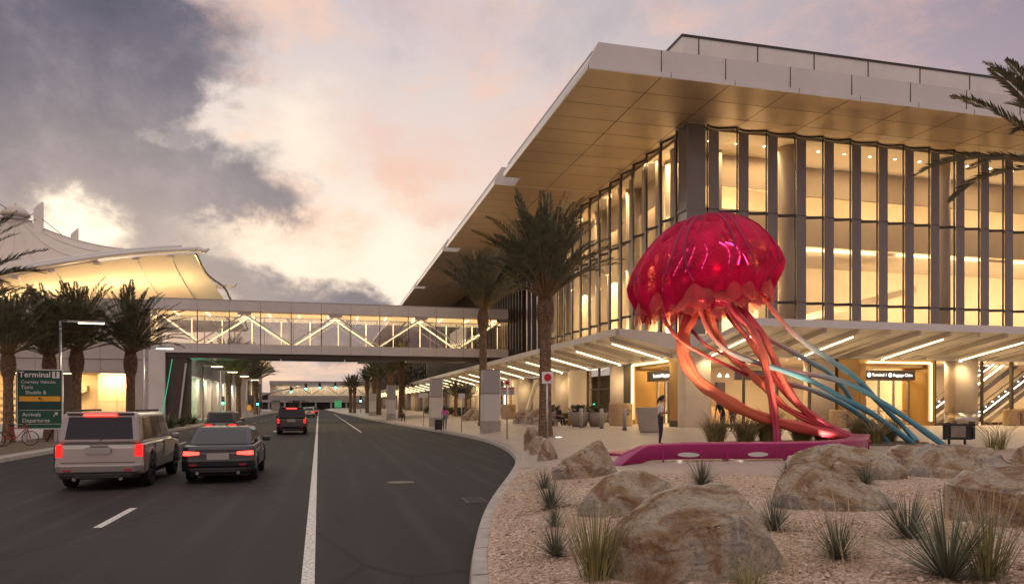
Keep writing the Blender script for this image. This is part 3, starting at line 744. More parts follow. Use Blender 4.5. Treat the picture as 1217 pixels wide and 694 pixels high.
    def baffle(par, right, a):
        b = MB(); prof = [(-.2, 5.30), (-.2, 5.05), (-6.0, 6.02), (-6.0, 6.26)]; L = 5.95/5.8 if right else 4.2/5.8
        if right: b.prism([(FY+p*L-.02, z) for p, z in prof], 'x', a-.07, a+.07)
        else: b.prism([(FX+p*L-.02, z) for p, z in prof], 'y', a-.07, a+.07)
        return b.build('canopy_baffle', 'canopy_white', par)
    def tube(par, right, a, mat, name='light_tube'):
        p0, p1 = ((a, FY-.7, 5.06), (a, 35.6, 5.90)) if right else ((FX-.6, a, 5.06), (17.6, a, 5.92))
        return MB().tube([p0, p1], .045, 8).build(name, mat, par)
    M('tube_off', (.75,.70,.62), .35)
    for k in range(25):
        a = FX+1.0+2.07*k; baffle(cr, True, a)
        if k % 3 == 0:
            a -= .25
            tube(cr, True, a+.55, 'tube_light'); area_lamp((a+.55, 38.2, 5.3), .15, 4.6, 40, (0,.16,-1)); area_lamp((a+.55, 37.6, 3.9), 2, 3, 12, (0,0,1)); spot_lamp((a+.55, FY-.8, 5.0), (0,.5,-1), 130, 120)  # the upward area lamp has no fixture, added to brighten the canopy underside
            MB().lathe([(.07, 0), (.09, .1)], 10, (a+.55, FY-.55, 4.93)).build('spot_light', 'white_light', cr)
        elif k % 3 == 1: tube(cr, True, a+.55, 'tube_off', 'conduit')
    k = 0; y = 42.8
    while y < 130:
        baffle(cl, False, y)
        if k % 3 == 0:
            tube(cl, False, y+.8, 'tube_light')
            if y < 110: area_lamp((19.3, y+.8, 5.3), 3.4, .15, 44, (.12,0,-1)); area_lamp((19.0, y+.8, 3.9), 2.4, 3, 12, (0,0,1)); spot_lamp((FX-.8, y+.8, 5.0), (.5,0,-1), 130, 120)  # upward area lamp is an added fill under the canopy, not a fitting
            MB().lathe([(.07, 0), (.09, .1)], 10, (FX-.5, y+.8, 4.93)).build('spot_light', 'white_light', cl)
        y += 2.3; k += 1
    for y in range(134, 300, 9): tube(cl, False, y, 'tube_light')
    for y in (120, 150, 180, 220, 260): area_lamp((19.3, y, 5.3), 3, 14, 260, (.1,0,-1))
    # beam end closing the road-side canopy at the corner
    MB().hexa([(17.0, FY-.05, 6.2), (FX+.15, FY-.05, 5.2), (FX+.15, FY+.27, 5.2), (17.0, FY+.27, 6.2)], [(17.0, FY-.05, 6.62), (FX+.15, FY-.05, 6.36), (FX+.15, FY+.27, 6.36), (17.0, FY+.27, 6.62)]).build('canopy_end', 'canopy_white', cl)
    # --- ground floor, entrance side (right)
    def wallbox(name, x0, x1, z0, z1, mat, y0=FY, y1=FY+.3, par=T): return MB().box(x0, x1, y0, y1, z0, z1).build(name, mat, par)
    wallbox('corner_pier', 21.3, 23.0, .6, 5.04, 'stone_wall', FY-.15, FY+.9)
    def shop_window(x0, x1, n, z1=5.04):
        g = MB().box(x0, x1, FY+.10, FY+.12, .85, z1).build('shop_window', 'clear_glass', T)
        b = MB(); b.box(x0, x1, FY+.03, FY+.20, .6, .85)
        for i in range(n+1):
            x = x0+(x1-x0)*i/n; b.box(x-.05, x+.05, FY+.02, FY+.21, .852, z1)
        b.build('window_frame', 'bronze_dark', g); return g
    shop_window(23.05, 30.2, 3)
    MB().lathe([(.95, .6), (.95, 5.04)], 28, (31.3, FY+.6, 0)).build('round_column', 'column_cream', T, smooth=True)
    wallbox('bronze_panel', 32.3, 33.9, .6, 5.04, 'gold_panel', FY+.02, FY+.4)
    # portal with sign and glass doors
    po = MB().box(33.92, 39.9, FY+.05, FY+.30, 4.75, 5.04).build('entrance', 'gold_trim', T)
    MB().box(39.32, 39.9, FY+.02, FY+2.3, .6, 4.74).build('portal_jamb', 'gold_panel', po)
    MB().box(33.92, 34.4, FY+.02, FY+2.3, .6, 4.74).build('portal_jamb', 'gold_panel', po)
    MB().box(34.42, 39.3, FY+.3, FY+2.3, 4.55, 4.74).build('portal_ceiling', 'gold_trim', po)
    MB().tube([(34.5, FY-.06, 4.86), (39.45, FY-.06, 4.86)], .05, 8).build('light_tube', 'portal_light', po)
    MB().tube([(39.5, FY-.06, 4.86), (39.5, FY-.06, .95)], .065, 8).build('light_tube', 'portal_light', po)
    sg = MB().box(33.95, 38.75, FY+.5, FY+.72, 3.72, 4.38).build('door_sign', 'bronze_dark', po)
    for nm, xs in (('Terminal 1', 35.28), ('Baggage Claim', 36.95)): lettering(nm, .27, 'sign_lettering', (xs, FY+.49, 4.05), T, 'LEFT', name='door_sign_lettering', bold=.004)
    def roundel(x, z, y, par, r=.17):
        b = MB(); b.lathe([(r, 0), (r, .01)], 20, (0, 0, 0)); m = Matrix.Translation((x, y, z)) @ Matrix.Rotation(R(90), 4, 'X')
        bmesh.ops.transform(b.bm, verts=b.bm.verts, matrix=m); return b.build('sign_symbol', 'sign_lettering', par)
    roundel(35.05, 4.05, FY+.49, T, .15); roundel(36.72, 4.05, FY+.49, T, .15); lettering('1', .2, 'black_paint', (35.05, FY+.474, 4.05), T, name='door_sign_lettering', bold=.008)
    b = MB(); b.prism([(34.42,3.9),(34.42,4.05),(34.32,4.05),(34.5,4.24),(34.68,4.05),(34.58,4.05),(34.58,3.9)], 'y', FY+.485, FY+.497); b.build('arrow_symbol', 'sign_lettering', T)
    for i, x in enumerate((34.5, 35.7, 36.9, 38.1)):
        d = MB().box(x, x+1.14, FY+1.7, FY+1.73, .7, 3.6).build('door', 'clear_glass', po)
    b = MB()
    for x in (34.46, 35.66, 36.86, 38.06, 39.26): b.box(x-.05, x+.05, FY+1.64, FY+1.78, .66, 3.7)
    b.box(34.4, 39.3, FY+1.63, FY+1.79, 3.7, 3.9); b.box(34.4, 39.3, FY+1.66, FY+1.76, 1.6, 1.68); b.build('door_frame', 'steel', po)
    MB().box(34.4, 39.3, FY+1.68, FY+1.72, 3.9, 4.55).build('transom_light', 'clear_glass', po)
    shop_window(39.95, 42.0, 1)
    MB().lathe([(1.0, 1.5), (1.0, 5.04)], 28, (42.6, FY+.55, 0)).build('round_column', 'column_cream', T, smooth=True)
    MB().lathe([(1.03, .6), (1.03, 1.5)], 28, (42.6, FY+.55, 0)).build('column_base', 'steel', T, smooth=True)
    shop_window(43.9, 46.4, 1); shop_window(46.5, 50, 1)
    MB().lathe([(1.0, .6), (1.0, 5.04)], 28, (51, FY+.55, 0)).build('round_column', 'column_cream', T, smooth=True)
    shop_window(52, 75, 9)
    # ground floor hall, its ceiling lamps, escalators
    J = MB().box(FX+1, 75, 52.0, 52.3, .6, 5.04).build('ground_back_wall', 'cream_wall', T)
    MB().box(FX+.9, 75, FY+.4, 52.3, 5.06, 5.2).build('ground_ceiling', 'interior_ceiling', J)
    MB().box(39.6, 39.85, FY+2.4, 51.9, .6, 5.04).build('partition', 'cream_wall', J)
    MB().box(39.95, 62, 48.6, 48.8, .6, 5.04).build('partition', 'cream_wall', J)
    for x in (25, 30, 36.5, 43, 48, 56, 66): area_lamp((x, 43.2 if x > 40 else 44.5, 5.0), 3.5, 2.2, 330 if x > 40 else 250 if x != 36.5 else 330)
    for x in (26, 44, 50): area_lamp((x, 43.0, 1.0), 5, .5, 60, (0,.6,1))
    for dy, x0 in ((0, 41.6), (1.5, 43.9), (.2, 46.6)):
        y = 44.0+dy
        b = MB(); b.prism([(x0, .66), (x0+8.5, 6.0), (x0+8.5, 5.2), (x0+1.2, .62)], 'y', y, y+1.2); es = b.build('escalator', 'bronze_dark', J)
        b = MB(); b.prism([(x0-.2, .8), (x0+8.5, 6.3), (x0+8.5, 7.0), (x0-.4, 1.55)], 'y', y-.05, y-.03); b.build('balustrade', 'clear_glass', es)
        MB().tube([(x0-.4, y-.04, 1.6), (x0+8.5, y-.04, 7.06)], .06, 8).build('handrail', 'black_paint', es)
        MB().tube([(x0-.2, y-.08, .95), (x0+8.5, y-.08, 6.36)], .035, 6).build('light_strip', 'white_light', es)
        MB().tube([(x0+.2, y-.1, .62), (x0+8.5, y-.1, 5.75)], .09, 6).build('skirt_edge', 'steel', es)
        for k in range(14): MB().obox((x0+.3+.6*k, y-.09, 1.55+.377*k), (.10,.03,.10)).build('step_lamp', 'white_light', es)
    for k in range(9): MB().box(23.6+.75*k, 24.2+.75*k, 51.4, 51.9, .7, 2.0+.9*(k % 3)).build('shelf', 'tan_wood' if k % 2 else 'bronze_dark', J)
    for k in range(7): MB().lathe([(.13,0),(.05,.2),(.02,.22)], 12, (24.4+.95*k, 45.5+.6*(k % 2), 4.0)).build('pendant_lamp', 'white_light', J)
    for x, z0, z1 in ((24.0,1.9,3.3),(27.2,2.2,3.0),(29.3,1.6,3.6)): MB().box(x, x+1.1, 51.85, 51.95, z0, z1).build('poster', 'fin_grey', J)
    for x in (25.5, 27.4): MB().box(x, x+1.4, 48.5, 49.1, .62, 1.9).build('counter', 'tan_wood', J)
    hs = MB().box(26.2, 29.6, 43.4, 43.6, 3.7, 4.35).build('hanging_sign', 'black_paint', J)
    for x, nm in ((36.0, 1), (37.4, 1)): MB().box(x, x+.9, 45.6, 46.4, .62, 2.5).build('kiosk', 'bronze_dark', J)
    # --- ground floor, road side (left)
    def side(name, y0, y1, z0, z1, mat, x0=FX, x1=FX+.3, par=T): return MB().box(x0, x1, y0, y1, z0, z1).build(name, mat, par)
    side('bronze_panel', FY+1.0, 43.3, 1.05, 5.04, 'gold_panel', FX-.05, FX+.5); side('panel_plinth', FY+1.0, 43.3, .6, 1.04, 'black_paint', FX-.08, FX+.5)
    p2 = side('entrance', 43.32, 49.6, 4.8, 5.04, 'gold_trim', FX+.05, FX+.35)
    side('portal_jamb', 48.9, 49.6, .6, 4.78, 'gold_panel', FX+.02, FX+2.3, p2); side('portal_ceiling', 43.32, 48.88, 4.6, 4.78, 'gold_trim', FX+.3, FX+2.3, p2)
    MB().tube([(FX-.06, 43.6, 4.9), (FX-.06, 49.2, 4.9)], .05, 8).build('light_tube', 'portal_light', p2)
    MB().tube([(FX-.06, 49.25, 4.9), (FX-.06, 49.25, 1.0)], .07, 8).build('light_tube', 'portal_light', p2)
    s2 = side('door_sign', 43.4, 47.9, 3.68, 4.38, 'bronze_dark', FX+.5, FX+.72, p2)
    lettering('Terminal 1', .33, 'sign_lettering', (FX+.49, 46.2, 4.03), T, rz=R(-90), name='door_sign_lettering', bold=.006); lettering('Baggage Claim', .33, 'sign_lettering', (FX+.49, 44.5, 4.03), T, rz=R(-90), name='door_sign_lettering', bold=.006)
    for y in (43.5, 44.9, 46.3, 47.7): MB().box(FX+1.8, FX+1.83, y, y+1.2, .7, 3.6).build('door', 'clear_glass', p2)
    b = MB()
    for y in (43.42, 44.8, 46.2, 47.6, 48.85): b.box(FX+1.74, FX+1.88, y-.05, y+.05, .66, 3.7)
    b.box(FX+1.73, FX+1.89, 43.4, 48.88, 3.7, 3.9); b.build('door_frame', 'steel', p2)
    area_lamp((FX+1.2, 46.5, 4.55), 1.5, 4, 90); area_lamp((36.8, FY+1.0, 4.5), 4, 1.2, 90)
    area_lamp((24.5, 47, 5.0), 2.5, 4, 160)
    side('side_window_frame', 49.65, 51.2, .6, 5.04, 'bronze_dark', FX+.1, FX+.25)
    for y in (52.4, 66.3, 80.2, 94.1, 108):
        MB().lathe([(.98, .6), (.98, 5.04)], 28, (FX+.55, y, 0)).build('round_column', 'column_cream', T, smooth=True)
    def side_window(y0, y1, n):
        g = side('shop_window', y0, y1, .85, 5.04, 'clear_glass', FX+.12, FX+.14)
        b = MB(); b.box(FX+.03, FX+.2, y0, y1, .6, .85)
        for i in range(n+1):
            y = y0+(y1-y0)*i/n; b.box(FX+.02, FX+.21, y-.06, y+.06, .852, 5.04)
        b.box(FX+.02, FX+.2, y0, y1, 3.3, 3.38); b.build('window_frame', 'bronze_dark', g)
    side_window(53.6, 59.0, 2)
    b = MB(); b.grid(lambda u, v: (FX+.5-.75*math.sin(u*math.pi), 59.1+u*6.1, .6+v*4.44), 16, 1); b.build('curved_wall', 'cream_wall', T, smooth=True)
    b = MB(); b.grid(lambda u, v: (FX+.5-.75*math.sin(u*math.pi), 67.4+u*5.2, .6+v*4.44), 16, 1); b.build('curved_wall', 'cream_wall', T, smooth=True)
    side('ground_wall', 72.7, 79, .6, 5.04, 'stone_wall', FX+.9, FX+1.2)
    MB().beam((FX-.2, 78.0, .65), (FX-.2, 73.6, 4.6), .35, .35).build('slanted_strut', 'white_paint', T)
    side('ground_wall', 81.3, 85.0, .6, 5.04, 'cream_wall'); side('bronze_panel', 85.0, 86.6, .6, 5.04, 'gold_panel', FX-.05, FX+.4)
    side_window(88.4, 93, 2); side('ground_wall', 95.2, 106.9, .6, 5.04, 'cream_wall'); side('ground_wall', 109.1, 318, .6, 5.04, 'cream_wall', FX+.4, FX+.7)
    for y in (86.9, 88.2, 107.9): MB().tube([(FX-.1, y, 4.8), (FX-.1, y, .9)], .08, 8).build('light_tube', 'portal_light', T)
    for y in range(113, 300, 12): MB().lathe([(.8, .2), (.8, 5.04)], 16, (FX-.2, y, 0)).build('round_column', 'column_cream', T, smooth=True)
    side('ground_back_wall', 49.7, 108, .6, 5.04, 'cream_wall', 27.5, 27.8)
    for y in (56, 90): area_lamp((24.5, y, 5.0), 2, 5, 150)
make_terminal()

# ------------------------------------------------------------------ footbridge over the road
def make_bridge():
    Y, D = 86.0, 5.0
    B = thing('pedestrian_bridge', 'glazed footbridge with white truss spanning the road between both terminals', 'footbridge', (0, Y, 0))
    x0, x1 = -18.6, 21.3
    MB().box(x0, x1, Y, Y+D, 7.75, 8.72).build('lower_girder', 'white_panel', B)
    MB().box(x0, x1, Y+.35, Y+D-.35, 7.22, 7.74).build('underside_beam', 'bronze_dark', B)
    MB().box(x0, x1, Y, Y+D, 12.42, 13.52).build('upper_girder', 'white_panel', B)
    MB().box(x0, x1, Y+.1, Y+D-.1, 13.53, 13.66).build('roof', 'roof_grey', B)
    xs = [x for x in [-17.0+3.28*k for k in range(13)] if x < x1]
    b = MB()
    for x in xs: b.box(x-.012, x+.012, Y-.006, Y+.01, 7.76, 8.70); b.box(x-.012, x+.012, Y-.006, Y+.01, 12.44, 13.5)
    b.build('panel_joint', 'joint', B)
    for yy in (Y+.05, Y+D-.07):
        for a, c in zip([x0+.9]+xs[1:], xs[1:]+[x1]): MB().box(a+.05, c-.05, yy, yy+.02, 8.73, 12.41).build('window', 'bridge_glass', B)
        for x in xs[1:]: MB().box(x-.045, x+.045, yy-.05, yy+.07, 8.73, 12.41).build('mullion', 'bronze_dark', B)
    MB().box(x0+.1, x1-.1, Y+.2, Y+D-.2, 8.73, 8.80).build('deck', 'interior_floor', B)
    MB().box(x0+.1, x1-.1, Y+.2, Y+D-.2, 12.30, 12.41).build('ceiling', 'cream_wall', B)
    for x in (-15, -8, -1, 6, 13, 19): area_lamp((x, Y+2.5, 9.2), 5, 2, 90, (0,0,1))
    for yy in (Y+.4, Y+D-.5):
        nodes = [-13.8+4.92*k for k in range(8)]
        for i, (a, c) in enumerate(zip(nodes, nodes[1:])):
            lo, hi = 8.9, 12.2
            MB().beam((a, yy, lo if i % 2 == 0 else hi), (c, yy, hi if i % 2 == 0 else lo), .16, .16).build('truss_brace', 'white_paint', B)
        MB().beam((nodes[0], yy, 8.9), (nodes[0]-4.4, yy, 12.2), .16, .16).build('truss_brace', 'white_paint', B)
        for x in nodes[1::2]: MB().box(x-.75, x+.75, yy-.14, yy+.14, 12.05, 12.29).build('gusset', 'steel', B)
    for k in range(12):
        x = -16.2+3.28*k
        MB().box(x-.06, x+.06, Y+.9, Y+3.6, 12.20, 12.28).build('light_strip', 'tube_light', B)
        MB().box(x+1.1, x+1.2, Y+D-.35, Y+D-.25, 8.8, 11.9).build('interior_post', 'white_paint', B)
    for x in (-15, -8, -1, 6, 13, 19): area_lamp((x, Y+2.5, 12.29), 6.7, 4.2, 300)
    MB().box(-16.9, -14.8, Y+.5, Y+3, .1, 7.21).build('bridge_pier', 'bronze_dark', B)
    MB().box(-18.6, -16.95, Y-.1, Y+4.8, .1, 7.73).build('bridge_pier', 'white_panel', B)
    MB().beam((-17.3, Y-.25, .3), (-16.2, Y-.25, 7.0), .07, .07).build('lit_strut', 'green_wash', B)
    MB().beam((-15.6, Y+.3, .3), (-14.9, Y+.3, 6.6), .2, .2).build('strut', 'steel', B)
    for x in (-12, -5, 2, 9): MB().box(x-.1, x+.1, Y+.34, Y+.9, 7.0, 7.21).build('under_lamp', 'steel', B)
make_bridge()

# ------------------------------------------------------------------ terminal on the far side of the road
M('west_panel', (.40,.375,.355), .5, 0, .06, .4)
def make_west():
    W = thing('west_terminal', 'low panelled terminal wing on the left with glowing orange recess', 'terminal', (-30, 87, .15))
    Y = 87.0
    MB().box(-70, -18.62, Y, Y+6, 7.0, 8.62).build('spandrel', 'west_panel', W)
    MB().box(-70, -24.2, Y+.6, Y+6, 8.63, 10.2).build('window_band', 'clear_glass', W)
    MB().box(-24.2, -18.62, Y-.01, Y+6, 8.63, 13.5).build('corner_tower', 'west_panel', W)
    MB().box(-70, -24.2, Y+.2, Y+6, 10.22, 13.0).build('upper_wall', 'west_panel', W)
    MB().box(-70, -24.2, Y+5.6, Y+5.9, 8.63, 10.2).build('back_wall', 'gold_panel', W)
    MB().box(-70, -18.62, Y+.1, Y+5.9, 5.62, 6.98).build('fascia', 'west_panel', W)
    b = MB()
    for k in range(16): b.box(-67+3.1*k, -66.97+3.1*k, Y-.008, Y+.02, 7.02, 8.6); b.box(-67+3.1*k, -66.97+3.1*k, Y+.092, Y+.12, 5.64, 6.96)
    b.box(-70, -18.62, Y+.05, Y+.09, 6.96, 7.02); b.build('panel_joint', 'joint', W)
    MB().box(-20.6, -18.65, Y+.05, Y+2, .15, 5.6).build('pier', 'west_panel', W)
    MB().box(-70, -20.6, Y+7, Y+7.3, .15, 5.6).build('recess_back_wall', 'cream_wall', W)
    rw = MB().box(-24.6, -20.65, Y+3.0, Y+3.3, .15, 5.6).build('recess_panel', 'cream_wall', W)
    b = MB(); b.box(-24.6, -20.65, Y+2.985, Y+3.0, 2.4, 2.43); b.box(-22.7, -22.67, Y+2.985, Y+3.0, .2, 5.5); b.build('panel_joint', 'joint', rw)
    MB().box(-70, -18.7, Y+.2, Y+7.3, 5.45, 5.6).build('recess_ceiling', 'interior_ceiling', W)
    for x in (-22.6, -27, -32, -38, -46): area_lamp((x, Y+2, 5.4), 3, 1.5, 420, (0,.35,-1), (1,.60,.22)); MB().box(x-1.2, x+1.2, Y+.9, Y+1.0, 5.38, 5.44).build('ceiling_light', 'tube_light', W)
    for x in (-27, -31.5, -36): MB().box(x-.4, x+.4, Y+1, Y+1.8, .15, 5.44).build('pier', 'bronze_dark', W)
    b = MB(); b.prism([(-33, .2), (-26, 4.2), (-26, 3.6), (-32, .2)], 'y', Y+4, Y+5.4); st = b.build('staircase', 'west_panel', W)
    for k in range(6): MB().box(-36+.1*k, -25.2, Y+6.6, Y+6.8, .6+.75*k, .72+.75*k).build('louvre', 'west_panel', W)
    # wing running back along the road, washed with green light
    V = thing('west_wing', 'long pale wall beyond the footbridge with green lit recesses', 'building', (-17, 120, .15))
    X = -17.0
    MB().box(X-14, X-1.2, 92, 158, .15, 5.9).build('rear_wall', 'cream_wall', V)
    MB().box(X-14, X, 92, 158, 5.92, 9.2).build('upper_wall', 'corrugated', V)
    MB().box(X-.35, X+.12, 92.1, 157.9, 5.6, 5.9).build('ledge', 'west_panel', V)
    MB().box(X-1.1, X-.2, 92, 101.5, .15, 5.58).build('wall_panel', 'west_panel', V)
    for k in range(9):
        y = 101.6+6.2*k
        MB().box(X-1.1, X+.05, y+4.2, y+6.2, .15, 5.58).build('wall_pier', 'stone_wall', V)
        MB().box(X-1.15, X-.55, y+.1, y+4.1, .15, 3.9).build('wall_panel', 'cream_wall', V)
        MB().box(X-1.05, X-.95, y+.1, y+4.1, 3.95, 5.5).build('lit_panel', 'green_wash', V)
    area_lamp((X+.9, 97, 5.2), 3, .4, 200, (-.6,0,-1), (.1,1,.6)); area_lamp((X+1.5, 99, .5), 4, .4, 150, (-.6,0,1), (.1,1,.6))
    for k in range(5): area_lamp((X+1.2, 105+10*k, 5.3), 6, .3, 190, (-.5,0,-1), (1,.84,.66))
    # tensile fabric roof
    F = thing('fabric_roof', 'white tensile fabric roof with glowing underside and peaked lantern', 'tent roof', (-42, 110, 13))
    E0 = [(-72,92,9), (-56,97,12.2), (-45.5,99.5,15.2), (-37.9,100,17.5), (-32.5,100,18.95), (-26,100,20.35), (-20.5,100,21.2), (-15.9,100,21.65)]
    ed = spline(E0, 8)
    pk = Vector((-43.2, 119, 28.2))
    def top(u, v):
        e = ed[min(len(ed)-1, int(round(u*(len(ed)-1))))]; a = pk + Vector(((e.x-pk.x)*.055, (e.y-pk.y)*.055, 0)); s = v
        return (a.x+(e.x-a.x)*s, a.y+(e.y-a.y)*s, e.z+.25+(a.z-e.z)*(1-s)**2.1 - .0*s)
    b = MB(); b.grid(top, len(ed)-1, 18); mt = b.build('membrane', 'fabric_roof', F, smooth=True)
    def back(u, v):
        e = Vector((-12.5 - 60*u, 128+10*math.sin(u*3.14), 18)); s = v
        a = pk
        return (a.x+(e.x-a.x)*s, a.y+.6+(e.y-a.y)*s, e.z+(a.z-e.z)*(1-s)**2.1)
    b = MB(); b.grid(back, 20, 14); b.build('membrane', 'fabric_roof', F, smooth=True)
    b = MB()
    for i in range(4, len(ed), 7): b.tube([Vector(top(i/(len(ed)-1), v/10))+Vector((0,-.05,.06)) for v in range(11)], .05, 5)
    b.build('seam', 'fascia_metal', mt)
    b = MB(); b.tube([p+Vector((0,-.2,.1)) for p in ed], .42, 10, flat=.8); b.build('edge_tube', 'fascia_metal', F, smooth=True)
    b = MB(); b.tube([p+Vector((0,.5,.6)) for p in ed[:-4]], .28, 8); b.build('gutter', 'fascia_metal', F, smooth=True)
    ns = len(ed)-1
    def soff(u, v):
        i = u*ns; e = ed[int(round(i))]
        zb = 12.2+1.6*u
        ez = e.z-.35; s = v
        return (e.x + 3.6*s*(u**3), e.y+.2+24*s, ez + (zb-ez)*(s**.75))
    b = MB(); b.grid(soff, ns, 12); so = b.build('underside', 'fabric_roof', F, smooth=True)
    for k, i in enumerate(range(8, ns, 6)):
        e = ed[i]; b = MB(); b.tube([Vector(soff(i/ns, v/6))+Vector((0,-.1,-.12)) for v in range(7)], .10, 6); b.build('rib', 'fascia_metal', so)
        MB().box(e.x-.35, e.x+.35, e.y+.1, e.y+1.0, e.z-.75, e.z-.45).build('bracket', 'fascia_metal', so)
    # hooked corner with its tie cables
    MB().tube([(-15.9,99.8,21.75), (-15.0,99.8,21.55), (-14.5,99.8,21.9)], [.4,.3,.12], 8).build('edge_tip', 'fascia_metal', F)
    for q, (x, y, z) in enumerate(((-13.6,108,18.6), (-12.2,116,16.3))):
        MB().tube([(x-1.2,y,z-.2), (x,y,z), (x+1.1,y,z-.1), (x+1.5,y,z+.35)], [.3,.28,.2,.1], 8).build('edge_tip', 'fascia_metal', F)
    MB().tube(spline([(-16.2,100,21.2), (-15.4,104,19.4), (-13.8,108,18.3), (-13.4,112,17.2), (-12.4,116,16), (-12.0,121,13.8)], 5), .16, 6).build('edge_cable', 'steel', F)
    cp = MB().lathe([(1.7,-.7),(1.75,.1),(1.5,.2),(1.5,.75),(1.85,.85),(1.7,1.35),(1.1,1.95),(.3,2.25),(.12,2.3),(.12,2.7)], 20, (pk.x, pk.y, pk.z)).build('lantern_cap', 'fabric_roof', F, smooth=True)
    MB().lathe([(2.0,.1),(2.1,.25),(1.6,.32)], 20, (pk.x, pk.y, pk.z)).build('ring', 'steel', cp, smooth=True)
    MB().lathe([(2.6,-1.6),(2.2,-.5),(1.6,.6),(.6,1.3),(.1,1.4)], 18, (-40.2, 138, 27.8)).build('lantern_cap', 'fabric_roof', F, smooth=True)
    for (x, y, z0, z1, w) in ((-38.9,115,15,30.3,1.1), (-38.9,130,15,30.1,1.0)):
        b = MB(); b.hexa([(x-w/2,y-.25,z0),(x+w/2,y-.25,z0),(x+w/2,y+.25,z0),(x-w/2,y+.25,z0)], [(x-w/2,y-.25,z1-1.0),(x+w/2,y-.25,z1),(x+w/2,y+.25,z1),(x-w/2,y+.25,z1-1.0)]); b.build('mast', 'penthouse_panel', F)
    for a, c in (((-38.9,115,29),(-43,119,28.2)), ((-38.9,115,28.3),(-31,112,21.8)), ((-43.5,118,29.5),(-49,110,33.5)), ((-38.9,130,29),(-40,136,28.6))):
        MB().tube([a, c], .05, 5).build('stay_cable', 'dark_metal', F)
    for k in range(9):
        x = -52+4.2*k; point_lamp((x, 104, 14.6 if x < -30 else 15.5), 800, (1,.62,.25), .3)
    for k in range(8):
        x = -50+4.4*k; i = min(ns, max(0, int(ns*(.28+.09*k)))); p = soff(i/ns, .62)
        MB().lathe([(.14,-.14),(.14,.02)], 8, (p[0], p[1]-.1, p[2]-.16)).build('spot_light', 'white_light', so)
make_west()

# ------------------------------------------------------------------ the far end of the road
def make_far():
    B = thing('pedestrian_bridge', 'distant second footbridge with pale glazing far down the road', 'footbridge', (-4, 235, 0))
    MB().box(-17, 16, 235, 239, 3.4, 4.9).build('lower_girder', 'west_panel', B)
    MB().box(-17, 16, 235, 239, 8.2, 9.4).build('upper_girder', 'west_panel', B)
    for k in range(8): MB().box(-16.8+4.1*k, -12.9+4.1*k, 235.1, 235.2, 4.92, 8.18).build('window', 'bridge_glass', B)
    for k in range(8): MB().beam((-16.8+4.1*k, 236, 5.0 if k % 2 else 8.1), (-12.7+4.1*k, 236, 8.1 if k % 2 else 5.0), .25, .25).build('truss_brace', 'white_paint', B)
    MB().box(-17, 16, 238, 238.2, 4.92, 8.18).build('rear_wall', 'cream_wall', B)
    area_lamp((-1, 236.5, 8), 28, 2, 380, (0,0,-1), (1,.85,.65))
    MB().box(-16.5, -14, 235.5, 238, 0, 3.38).build('bridge_pier', 'concrete', B); MB().box(13, 15.5, 235.5, 238, 0, 3.38).build('bridge_pier', 'concrete', B)
    C = thing('concourse', 'far low concourse with lit overhanging gable roof left of the road', 'building', (-25, 200, 0))
    b = MB(); b.hexa([(-48,185,13.2),(-15.5,170,15.2),(-14,215,11.2),(-48,230,10)], [(-48,185,13.9),(-15.5,170,16.0),(-14,215,11.7),(-48,230,10.7)]); b.build('roof', 'canopy_white', C)
    MB().box(-46, -18.5, 186, 228, 0, 10.3).build('wall', 'cream_wall', C)
    for k in range(5): MB().box(-18.48, -18.3, 188+8*k, 193+8*k, 1, 8).build('window', 'grey_glass', C)
    area_lamp((-16.6, 196, 5.0), 2, 30, 900, (-.2,0,1), (1,.62,.25))
    D = thing('parking_garage', 'dark far parking structure closing the end of the road', 'building', (2, 330, 0))
    for z in (3.2, 6.4): MB().box(-45, 60, 330, 350, z, z+1.0).build('parapet', 'west_panel', D)
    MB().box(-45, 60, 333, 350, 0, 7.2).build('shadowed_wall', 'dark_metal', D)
    for k in range(16): MB().box(-44+6.5*k, -43.2+6.5*k, 330.3, 332.9, 0, 6.39).build('column', 'concrete', D)
    Wl = thing('overpass', 'low concrete ramp wall crossing behind the distant palms', 'ramp', (14, 285, 0))
    MB().box(2, 40, 285, 290, 3.0, 4.4).build('deck', 'west_panel', Wl); MB().box(9.5, 40, 286, 289, 0, 2.98).build('wall', 'stone_wall', Wl)
    gs = thing('road_sign', 'small green direction sign hanging far down the road', 'sign', (3.5, 262, 0))
    MB().box(2.6, 5.0, 262, 262.1, 1.2, 4.0).build('sign_panel', E('lit_sign_green', (.12,.55,.22), .5), gs); MB().box(3.7, 3.9, 262.12, 262.25, 0, 1.2).build('post', 'steel', gs)
make_far()

